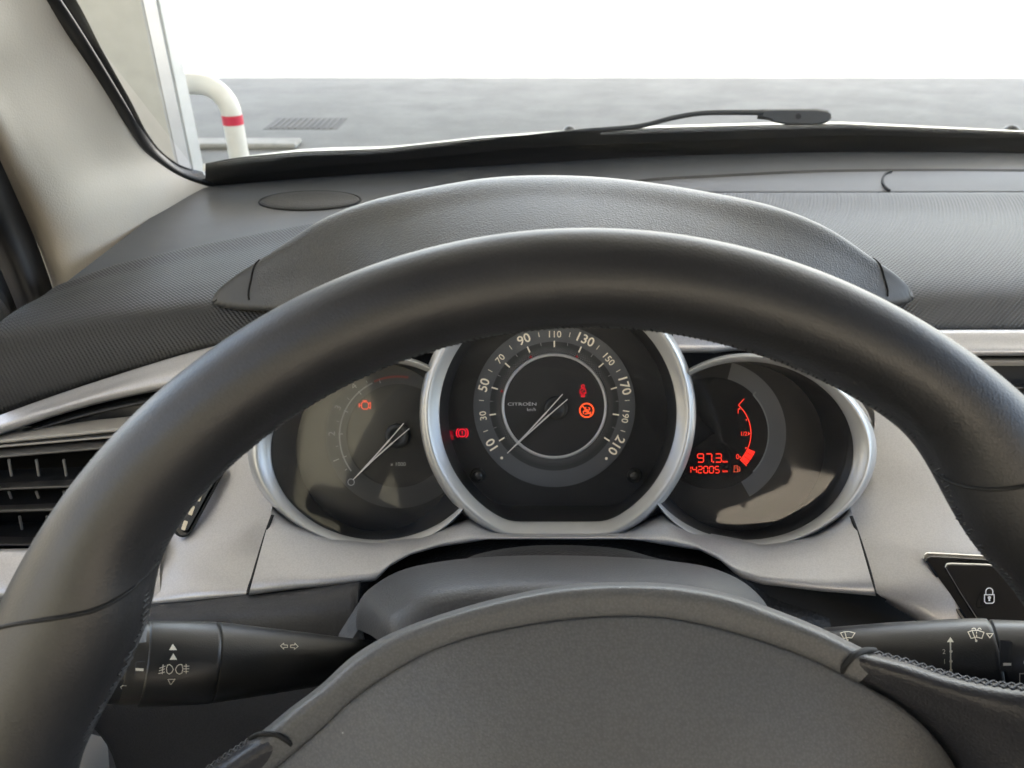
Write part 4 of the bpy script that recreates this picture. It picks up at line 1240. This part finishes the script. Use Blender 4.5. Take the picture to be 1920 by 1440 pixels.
# lenses: thin clear panes in front of each well
def lens(outl, dtop, dbot, y0, y1, par, name='lens'):
    mb = MB(); mb.add([K(p[0], p[1], dtop + (dbot - dtop) * (p[1] - y0) / (y1 - y0)) for p in outl], [tuple(range(len(outl)))], False)
    return mb.build(name, M_LENS, par)
lens(sp_outline(224, 979), DB + .011, DB + .011, 552, 979, ic)
for cx in (708, 1400):
    tl = -.0075 if cx < 1000 else -.0100
    lens([p for p in ell(cx, 845, 203, 170) if math.hypot(p[0] - 1046, p[1] - 775) > 236], DB + .0125 + tl * 0 - .001, DB + .0125 - tl * (0 if cx < 1000 else 1), 678, 1012, ic)

# ------------------------------------------------------------------ steering column shroud
cs = empty('steering_column_cover', K(1060, 1200, .36), 'dark grained plastic cover over the steering column between hub and dials', 'column cover')
T = [(668, 1180), (669, 1150), (678, 1120), (705, 1095), (750, 1070), (825, 1053), (937, 1043), (1087, 1042), (1237, 1050), (1320, 1061), (1350, 1070), (1387, 1087), (1417, 1110), (1440, 1140), (1450, 1180)]
def scal(Pp, s, cx=1060, cy=1230, dy=0): return [(cx + (x - cx) * s, cy + (y - cy) * s + dy) for x, y in Pp]
rws = [[(x, y, .42) for x, y in scal(T, .97, dy=10)], [(x, y, .372) for x, y in scal(T, .985, dy=3)], [(x, y, .352) for x, y in T], [(x, y, .335) for x, y in scal(T, .965, dy=3)], [(x, y, .315) for x, y in scal(T, .91, dy=12)], [(x, y, .295) for x, y in scal(T, .85, dy=34)], [(x, y, .29) for x, y in scal(T, .80, dy=60)]]
MB().grid(loft(rws, 80, 30)).build('upper_cover', M_SHROUD, cs)
ga = [(860, 1060), (877, 1046), (937, 1030), (1031, 1022), (1162, 1029), (1230, 1046), (1300, 1060)]
MB().grid(loft([[(x, y + 8, .45) for x, y in ga], [(x, y, .43) for x, y in ga], [(x, y + 12, .40) for x, y in ga], [(x, y + 40, .385) for x, y in ga]], 50, 14)).build('gaiter', mat('gaiter', (.02, .02, .022), .5, bump=('grain', 600, .0004)), cs)
lb = [[(672, 1130, .37), (650, 1165, .365), (634, 1192, .36), (634, 1200, .362), (640, 1215, .37)], [(690, 1140, .355), (672, 1180, .35), (660, 1200, .345), (660, 1215, .345), (665, 1235, .35)]]
MB().grid(loft(lb, 16, 8)).build('side_cover', M_SHROUD, cs)

# ------------------------------------------------------------------ stalks
def lathe_px(axis, d0, d1, secs, name, m, par, n=36, flat=1.0):
    """secs: (t, half height px); axis = ((x0,y0),(x1,y1)); d0,d1 depths at the ends"""
    G = []
    a = np.array(K(*axis[0], d0)); b = np.array(K(*axis[1], d1)); ax = (b - a); ax /= np.linalg.norm(ax)
    U = np.array([0, SN, CS]); U = U - ax * np.dot(U, ax); U /= np.linalg.norm(U); V = np.cross(ax, U)
    for t, r in secs:
        c = a + (b - a) * t; dd = d0 + (d1 - d0) * t; rr = r * dd / F
        G.append([c + rr * (math.cos(k) * U + flat * math.sin(k) * V) for k in np.linspace(0, 2 * math.pi, n + 1)[:-1]])
    mb = MB(); mb.grid(G, cu=True)
    mb.add(G[0], [tuple(range(n))]); mb.add(G[-1], [tuple(range(n))[::-1]])
    return mb.build(name, m, par), G
ls = empty('light_stalk', K(650, 1240, .36), 'black lighting stalk left of the column with lamp and arrow symbols', 'stalk')
AX = ((268, 1244), (700, 1236))
lathe_px(AX, .300, .345, [(0.0, 74), (.004, 76), (.01, 77), (.26, 73), (.274, 72), (.277, 70.5)], 'rotary_collar', M_STALK, ls)
lathe_px(AX, .300, .345, [(.277, 70), (.281, 72.2), (.285, 72), (.6, 54), (.93, 36), (1.0, 34)], 'arm', M_STALK, ls)
lathe_px(AX, .300, .345, [(-.075, 70), (-.07, 72), (0, 72)], 'inner_ring', mat('stalk_ring', (.03, .028, .025), .35), ls)
lathe_px(AX, .300, .345, [(-.35, 62), (-.34, 68), (-.1, 71), (-.07, 71)], 'tip_knob', M_STALK, ls)
def onlathe(px, py, axis, d0, d1, secs):
    """depth of the stalk surface at a pixel"""
    x0, x1 = axis[0][0], axis[1][0]
    # walk: t from px (perspective correct enough)
    t = (px - x0) / (x1 - x0)
    dd = d0 + (d1 - d0) * t
    # correct t for perspective
    a = np.array(K(*axis[0], d0)); b = np.array(K(*axis[1], d1))
    lo, hi = -.6, 1.4
    for _ in range(40):
        m = (lo + hi) / 2; c = a + (b - a) * m; pxm = 960 + F * c[0] / dOf(c)
        if pxm < px: lo = m
        else: hi = m
    t = lo; c = a + (b - a) * t; dc = dOf(c)
    r = float(np.interp(t, [s[0] for s in secs], [s[1] for s in secs])) * (d0 + (d1 - d0) * t) / F
    pyc = 720 - F * (np.dot(c - np.array([0, 0, CAMZ]), [0, SN, CS])) / dc
    h = (py - pyc) * dc / F
    return dc - math.sqrt(max(r * r - h * h, 0)) - .0009
def pstroke(polys, wpx, dfun, mb):
    """strokes wrapped onto a curved surface given by dfun(px,py)"""
    tmp = MB(); 
    for P in polys:
        P2 = []
        for i in range(len(P) - 1):
            for k in range(3): P2.append((P[i][0] + (P[i + 1][0] - P[i][0]) * k / 3, P[i][1] + (P[i + 1][1] - P[i][1]) * k / 3))
        P2.append(P[-1])
        t0 = MB(); strokes([P2], wpx, 1.0, t0)
        vs = []
        for v in t0.v:
            d_ = dOf(v); px = 960 + F * v[0] / d_; py = 720 - F * (np.dot(np.array(v) - np.array([0, 0, CAMZ]), [0, SN, CS])) / d_
            vs.append(K(px, py, dfun(px, py)))
        mb.add(vs, t0.f, False)
    return mb
def ppoly(P, dfun, mb): mb.add([K(a, b, dfun(a, b)) for a, b in P], [tuple(range(len(P)))], False); return mb
SECL = [(0.0, 76), (.01, 77), (.26, 73), (.277, 72), (.6, 54), (.93, 36)]
dl = lambda x, y: onlathe(x, y, AX, .300, .345, SECL)
mb = MB()
ppoly([(317, 1219), (324, 1207), (332, 1219)], dl, mb); ppoly([(318, 1237), (325, 1225), (332, 1237)], dl, mb)
pstroke([[(315, 1274), (328, 1273.5), (320, 1284.5), (315, 1274)], [(311, 1290.5), (325, 1290), (316, 1299.5), (311, 1290.5)]], 1.3, dl, mb)
# D shaped lamps
pstroke([[(314, 1247), (312, 1254), (313, 1261), (317, 1264), (322, 1261), (325, 1255), (322, 1249), (318, 1246), (314, 1247)],
         [(341, 1246), (343, 1254), (341, 1262), (336, 1264), (331, 1261), (329, 1255), (332, 1249), (336, 1246), (341, 1246)],
         [(306, 1246), (304, 1264)], [(299, 1253), (310, 1249)], [(298, 1258), (309, 1254)], [(297, 1263), (309, 1260)],
         [(349, 1245), (349, 1263)], [(344, 1249), (355, 1249)], [(344, 1254), (355, 1254)], [(344, 1259), (354, 1259)]], 1.3, dl, mb)
mb.build('lamp_symbols', M_MARK, ls); mb = MB()
pstroke([[(526, 1211), (532, 1206), (532, 1209), (539, 1209.5), (539, 1214), (532, 1214), (532, 1217), (526, 1211)],
         [(559, 1212), (553, 1206), (553, 1209), (545, 1209.5), (545, 1214), (552, 1214.5), (552, 1217.5), (559, 1212)]], 1.2, dl, mb)
mb.build('indicator_symbol', M_MARK, ls)
dk = lambda x, y: onlathe(x, y, AX, .300, .345, [(-.35, 68), (0, 74)])
mb = MB(); pstroke([[(214, 1311), (218, 1304), (226, 1303), (231, 1307), (228, 1313), (219, 1314), (214, 1311)], [(229, 1293), (226, 1288), (231, 1285)], [(232, 1285.5), (237, 1286)]], 1.2, dk, mb)
mb.build('lamp_symbol', M_MARK, ls)
mb = MB(); ppoly([(254, 1252.5), (269, 1253.5), (269, 1258.5), (254, 1257.5)], dk, mb); mb.build('pointer_mark', M_MARK, ls)
mb = MB(); pstroke([[(255, 1241), (272, 1240)], [(255, 1241), (253, 1265)]], 1.4, dk, mb); ppoly([(262, 1175), (276, 1172), (274, 1204), (258, 1206)], dk, mb); mb.build('collar_window', M_LID, ls)

rs = empty('wiper_stalk', K(1540, 1240, .36), 'black wiper stalk right of the column with windscreen and speed symbols', 'stalk')
AXR = ((1470, 1250), (1868, 1245))
lathe_px(AXR, .350, .318, [(0, 62), (.2, 68), (.55, 77), (.85, 82), (.98, 83), (.997, 82), (1.0, 80)], 'arm', M_STALK, rs)
AXR2 = ((1868, 1245), (2100, 1245))
lathe_px(AXR2, .318, .302, [(0.0, 76), (.012, 76), (.014, 79), (.03, 80), (.6, 76), (.9, 70), (1.0, 55)], 'rotary_tip', mat('stalk_tip', (.02, .02, .021), .36), rs)
SECR = [(0, 62), (.2, 68), (.55, 77), (.85, 82), (1.0, 83)]
dr = lambda x, y: onlathe(x, y, AXR, .350, .318, SECR)
mb = MB()
pstroke([[(1576, 1187), (1583, 1184.5), (1592, 1184), (1603, 1187), (1597, 1196), (1590, 1195.5), (1582, 1197), (1576, 1187)], [(1584, 1185), (1588, 1200)]], 1.6, dr, mb)
ppoly(arc(1589, 1200, 2, 0, 330, 10), dr, mb)
mb.build('wiper_symbol', M_MARK, rs); mb = MB()
pstroke([[(1782, 1202), (1783, 1268)]], 2.6, dr, mb)
ppoly([(1775.5, 1204), (1782, 1194.5), (1788.5, 1204)], dr, mb)
for y in (1221.5, 1240, 1257): ppoly(arc(1783, y, 3.0, 0, 330, 10), dr, mb)
pstroke([[(1815, 1185), (1823, 1182), (1834, 1182), (1845, 1185.5), (1841, 1197), (1831, 1194.5), (1821, 1197), (1815, 1185)], [(1823, 1183), (1830, 1201)], [(1831, 1184), (1831, 1188)], [(1831, 1190), (1831, 1194)], [(1822, 1180), (1824, 1178), (1828, 1178), (1830, 1181)], [(1833, 1181), (1835, 1178), (1838, 1178), (1840, 1181)], [(1850, 1188), (1862, 1188), (1856, 1196), (1850, 1188)]], 1.6, dr, mb)
ppoly(arc(1830.5, 1201.5, 2.4, 0, 330, 10), dr, mb)
def ptext(s, cx, cy, h, dfun, mb, **kw):
    t0 = MB(); text(s, cx, cy, h, 1.0, mb=t0, **kw)
    vs = []
    for v in t0.v:
        d_ = dOf(v); px = 960 + F * v[0] / d_; py = 720 - F * (np.dot(np.array(v) - np.array([0, 0, CAMZ]), [0, SN, CS])) / d_
        vs.append(K(px, py, dfun(px, py)))
    mb.add(vs, t0.f, False)
mb.build('washer_symbol', M_MARK, rs); mb = MB()
ptext('2', 1770, 1221.5, 9, dr, mb, wx=.95); ptext('1', 1771, 1240, 9, dr, mb); ptext('Int', 1767, 1257, 8.5, dr, mb)
mb.build('speed_lettering', M_MARK, rs)
dr2 = lambda x, y: onlathe(x, y, AXR2, .318, .302, [(0, 80), (.6, 76), (1, 55)])
mb = MB(); ppoly([(1881, 1243), (1896, 1243), (1896, 1248), (1881, 1248)], lambda x, y: dr2(x, y) - .0003, mb)
mb.build('pointer_mark', M_MARK, rs); mb = MB()
pstroke([arc(1926, 1242, 6, -180, 0, 8), [(1912, 1280), (1912, 1263), (1926, 1263)]], 1.6, dr2, mb)
mb.build('rear_window_symbol', M_MARK, rs)
mb = MB(); ppoly([(1873, 1204), (1876, 1200), (1893, 1200), (1898, 1204), (1899, 1258), (1875, 1260)], dr2, mb); mb.build('slider_window', M_BLACK, rs)

# ------------------------------------------------------------------ door lock button
lk = empty('door_lock_switch', K(1850, 1110, .45), 'gloss black door lock button with padlock symbol in the silver panel', 'switch')
def slab(P, dfun, th, name, m, par, bev=.0006):
    # flat plate through three of its points, extruded backwards
    n_ = len(P); mb = MB()
    q = [np.array(K(x, y, dfun(x, y))) for x, y in ((1740, 1050), (1900, 1055), (1850, 1170))]
    nn = np.cross(q[1] - q[0], q[2] - q[0])
    def dfun(x, y, q0=q[0] , nn=nn):
        r0 = np.array(K(x, y, 1.0)) - np.array([0, 0, CAMZ])
        return float(np.dot(nn, q0 - np.array([0, 0, CAMZ])) / np.dot(nn, r0))
    mb.add([K(a, b, dfun(a, b)) for a, b in P] + [K(a, b, dfun(a, b) + th) for a, b in P], [tuple(range(n_))] + [(i, n_ + i, n_ + (i + 1) % n_, (i + 1) % n_) for i in range(n_)], False)
    return mb.build(name, m, par, bevel=bev)
dpan = lambda x, y: max(.4545 - (y - 1040) * .00021, .4335) - .0008
def rp_(pts, n=60): # rounded closed outline in px
    Q = cr([(a, b, 0) for a, b in pts], n, closed=True); return [(q[0], q[1]) for q in Q]
O1 = [(1729, 1047), (1731, 1039), (1738, 1035), (1800, 1038), (1900, 1044), (2000, 1060), (2000, 1190), (1830, 1200), (1822, 1192), (1780, 1125)]
slab(O1, lambda x, y: dpan(x, y) - .001, .012, 'chrome_edge', M_CHROME, lk, .0008)
O2 = [(1736, 1050), (1738, 1045), (1745, 1042), (1800, 1045), (1900, 1051), (2000, 1067), (2000, 1186), (1838, 1196), (1832, 1190), (1789, 1125)]
slab(O2, lambda x, y: dpan(x, y) - .0022, .012, 'gloss_frame', M_GLOSS, lk, .0008)
O3 = [(1771, 1062), (1774, 1056), (1782, 1055), (1850, 1057), (1960, 1068), (1990, 1090), (1990, 1180), (1850, 1186), (1843, 1180), (1800, 1112)]
slab(O3, lambda x, y: dpan(x, y) - .0030, .01, 'button_edge', M_CHROME, lk, .0006)
O4 = [(1773, 1063), (1776, 1058), (1783, 1057), (1850, 1059), (1960, 1070), (1988, 1091), (1988, 1180), (1852, 1184), (1846, 1178), (1803, 1112)]
slab(O4, lambda x, y: dpan(x, y) - .0036, .01, 'button', mat('button_black', (.012, .011, .011), .18, coat=.4), lk, .001)
mb = MB(); cx, cy = 1855, 1122; dd_ = lambda x, y: dpan(x, y) - .0042
pstroke([[(cx - 9, cy - 7), (cx + 9, cy - 7), (cx + 9, cy + 6), (cx + 6, cy + 9), (cx - 6, cy + 9), (cx - 9, cy + 6), (cx - 9, cy - 7)], [(cx - 6.5, cy - 8), (cx - 6.5, cy - 13)] + arc(cx, cy - 13, 6.5, -90, 90, 12) + [(cx + 6.5, cy - 8)]], 2.0, dd_, mb)
ppoly(arc(cx, cy - 1.5, 3.2, 0, 330, 12), dd_, mb); ppoly([(cx - 1.4, cy), (cx + 1.4, cy), (cx + 2, cy + 5), (cx - 2, cy + 5)], dd_, mb)
mb.build('padlock_symbol', M_MARKW, lk)

# ------------------------------------------------------------------ steering wheel
swc = K(1100, 1628, .245)
sw = empty('steering_wheel', swc, 'black leather steering wheel with stitched rim and grained hub pad turned slightly left', 'steering wheel')
CK = np.array([(1100 - 960) / F * .225, (720 - 1628) / F * .225, .225])
def KC(x, y, d): return np.array([x, d * CS + y * SN, CAMZ - d * SN + y * CS])
ri_t = [-180, -120, -90, -78, -72.5, -66, -60, -56, -50, -43, -30, 0, 24, 35, 39, 42, 47, 51, 58, 66, 80, 110, 180]
ri_r = [1012, 1010, 990, 978, 958, 940, 950, 985, 1004, 1008, 1011, 1014, 1016, 1018, 1008, 988, 958, 948, 962, 970, 990, 1010, 1012]
def Ri(t): return float(np.interp(t, ri_t, ri_r))
S_ = 1 / 6400.0
NT, NC = 360, 28
Gr = []
def rimpt(t, phi, extra=0.0):
    ro, ri = 1199.0, Ri(t)
    wv = (ro - ri) / 2 * S_; rc = (ro + ri) / 2 * S_
    hb_ = .0160 + .12 * (wv - .0146)
    er = wv + extra; eb = hb_ + extra
    rr = rc + er * math.cos(phi); z = -eb * math.sin(phi)
    return KC(CK[0] + rr * math.sin(R(t)), CK[1] + rr * math.cos(R(t)), CK[2] + z)
for j in range(NC):
    phi = 2 * math.pi * j / NC
    row_ = np.array([rimpt(-180 + 360 * i / NT, phi) for i in range(NT)])
    Gr.append(row_)
# smooth along the rim
Gr = np.array(Gr)
for _ in range(6): Gr = (np.roll(Gr, 1, 1) + 2 * Gr + np.roll(Gr, -1, 1)) / 4
MB().grid(Gr, cu=True, cv=True, flip=True).build('rim', M_LEATHER, sw)
# stitches along the inner back of the rim
mb = MB()
t = -100.0
while t < 100:
    j_ = random.uniform(-.03, .03)
    a = rimpt(t, math.pi * (.97 + j_), -.00015); b = rimpt(t + .34, math.pi * (1.03 + j_), -.00015)
    tube([a, (a + b) / 2, b], .00042, 5, mb)
    t += .66 + random.uniform(-.09, .09)
st = mb.build('stitching', mat('black_thread', (.03, .03, .032), .8), sw)
# grip seams wrapping the rim
for (t0, p0, t1, p1) in ((-54.5, math.pi * 1.02, -72, -math.pi * .15), (41.5, math.pi * 1.02, 52, .0)):
    P_ = [rimpt(t0 + (t1 - t0) * s, p0 + (p1 - p0) * s, .0001) for s in np.linspace(0, 1, 30)]
    tube(P_, .00065, 6).build('grip_seam', M_BLACK, sw)

# hub: pad, surround lip, spokes
pad = [(440, 1510), (517, 1440), (600, 1369), (656, 1316), (712, 1275), (769, 1240), (825, 1213), (919, 1185), (1050, 1163), (1162, 1155), (1260, 1160), (1369, 1184), (1462, 1214), (1537, 1243), (1579, 1264), (1669, 1312), (1725, 1354), (1762, 1395), (1792, 1440), (1815, 1500), (1825, 1600), (1790, 1750), (1640, 1930), (1400, 2020), (1110, 2050), (800, 2010), (560, 1880), (430, 1720), (410, 1600)]
NP = 160
pc = np.array([1110., 1640.])
Gq = []
padc = cr([(a, b, 0) for a, b in pad], NP, closed=True)[:, :2]
for s, d_ in ((1.0, .2622), (.997, .2612), (.985, .2605), (.96, .2597), (.88, .2565), (.75, .252), (.55, .246), (.3, .242), (.02, .241)):
    Gq.append([K(*(pc + (p - pc) * s), d_) for p in padc])
MB().grid(Gq, cu=True).build('hub_pad', M_PAD, sw)
# surround lip
H = [(330, 1490), (400, 1432), (490, 1372), (544, 1328), (600, 1286), (660, 1232), (731, 1189), (825, 1153), (937, 1121), (1050, 1099), (1162, 1092), (1275, 1097), (1369, 1114), (1444, 1140), (1537, 1177), (1624, 1219), (1660, 1235)]
Pi = [(450, 1500), (517, 1440), (570, 1395), (610, 1361), (656, 1316), (712, 1275), (780, 1235), (860, 1202), (960, 1177), (1060, 1161), (1162, 1155), (1260, 1160), (1369, 1184), (1440, 1206), (1510, 1232), (1579, 1264), (1610, 1280)]
nL = 110
Hc = cr([(a, b, 0) for a, b in H], nL)[:, :2]; Pc_ = cr([(a, b, 0) for a, b in Pi], nL)[:, :2]
rowsL = []
for t_, d_ in ((-.05, .2640), (0.0, .2612), (.08, .2610), (.3, .2611), (.5, .2609), (.68, .2608), (.82, .2620), (.93, .2660), (1.0, .275), (.995, .31)):
    rowsL.append([K(*(Pc_[i] + (Hc[i] - Pc_[i]) * t_), d_) for i in range(nL)])
RL = np.array(rowsL); GL = np.zeros((30, nL, 3))
for i in range(nL): GL[:, i] = cr(RL[:, i], 30)
MB().grid(GL).build('hub_surround', M_HUB, sw)
# right spoke (leather)
inner = [(1579, 1264), (1669, 1312), (1725, 1354), (1762, 1395), (1792, 1440), (1815, 1500), (1825, 1600), (1800, 1720)]
outer = [(1620, 1218), (1700, 1238), (1800, 1268), (1900, 1284), (2010, 1290), (2110, 1310), (2150, 1420), (2150, 1600)]
def spoke(inner, outer, name, dmid, dout):
    A = cr([(a, b, 0) for a, b in inner], 60)[:, :2]; B = cr([(a, b, 0) for a, b in outer], 60)[:, :2]
    rws = []
    u = np.linspace(0, 1, 60)
    for t_, q in ((-.05, .012), (0, .002), (.15, -.004), (.4, -.005), (.65, -.0055), (.83, -.003), (.95, .003), (1.0, .009), (.99, .03)):
        rws.append([K(*(A[i] + (B[i] - A[i]) * t_), .2665 + q + (dout - .2665) * (t_ if t_ > 0 else 0) * u[i] ) for i in range(60)])
    RR = np.array(rws); GG = np.zeros((30, 60, 3))
    for i in range(60): GG[:, i] = cr(RR[:, i], 30)
    return MB().grid(GG).build(name, M_LEATHER2, sw), B
o, Bc = spoke(inner, outer, 'spoke', .26, .235)
li = [(553, 1408), (517, 1440), (470, 1482), (440, 1510), (410, 1600), (430, 1720)]
lo_ = [(480, 1378), (420, 1418), (360, 1462), (290, 1520), (160, 1640), (90, 1800)]
o2, Bc2 = spoke(li, lo_, 'spoke', .26, .235)
# join seams hub to spoke
tube(cr(kp([(1576, 1268, .2655), (1583, 1250, .2605), (1598, 1232, .2605), (1618, 1221, .2635), (1640, 1219, .272)]), 16), .0011, 6).build('spoke_joint', M_BLACK, sw)
tube(cr(kp([(470, 1385, .272), (490, 1376, .2615), (520, 1378, .2605), (540, 1390, .2605), (556, 1410, .2655)]), 16), .0009, 6).build('spoke_joint', M_BLACK, sw)
# cross stitches on the spokes' upper edges
for Bq, i0, i1, sg in ((Bc, 1, 42, 1), (Bc2, 2, 30, -1)):
    mb = MB()
    for i in np.arange(i0, i1, 1.25):
        p = np.array([np.interp(i, range(60), Bq[:, 0]), np.interp(i, range(60), Bq[:, 1])]); q = np.array([np.interp(i + 1.2, range(60), Bq[:, 0]), np.interp(i + 1.2, range(60), Bq[:, 1])])
        u = i / 60.0; db = .2665 + (.235 - .2665) * u
        tube([K(p[0], p[1] + 8, db + .001), K((p[0] + q[0]) / 2, (p[1] + q[1]) / 2 + 1, db + .003), K(q[0], q[1] - 3, db + .010)], .00042, 5, mb)
        tube([K(q[0], q[1] + 8, db + .001), K((p[0] + q[0]) / 2, (p[1] + q[1]) / 2 + 1, db + .003), K(p[0], p[1] - 3, db + .010)], .00042, 5, mb)
    mb.build('stitching', mat('spoke_thread', (.05, .05, .055), .7), sw)
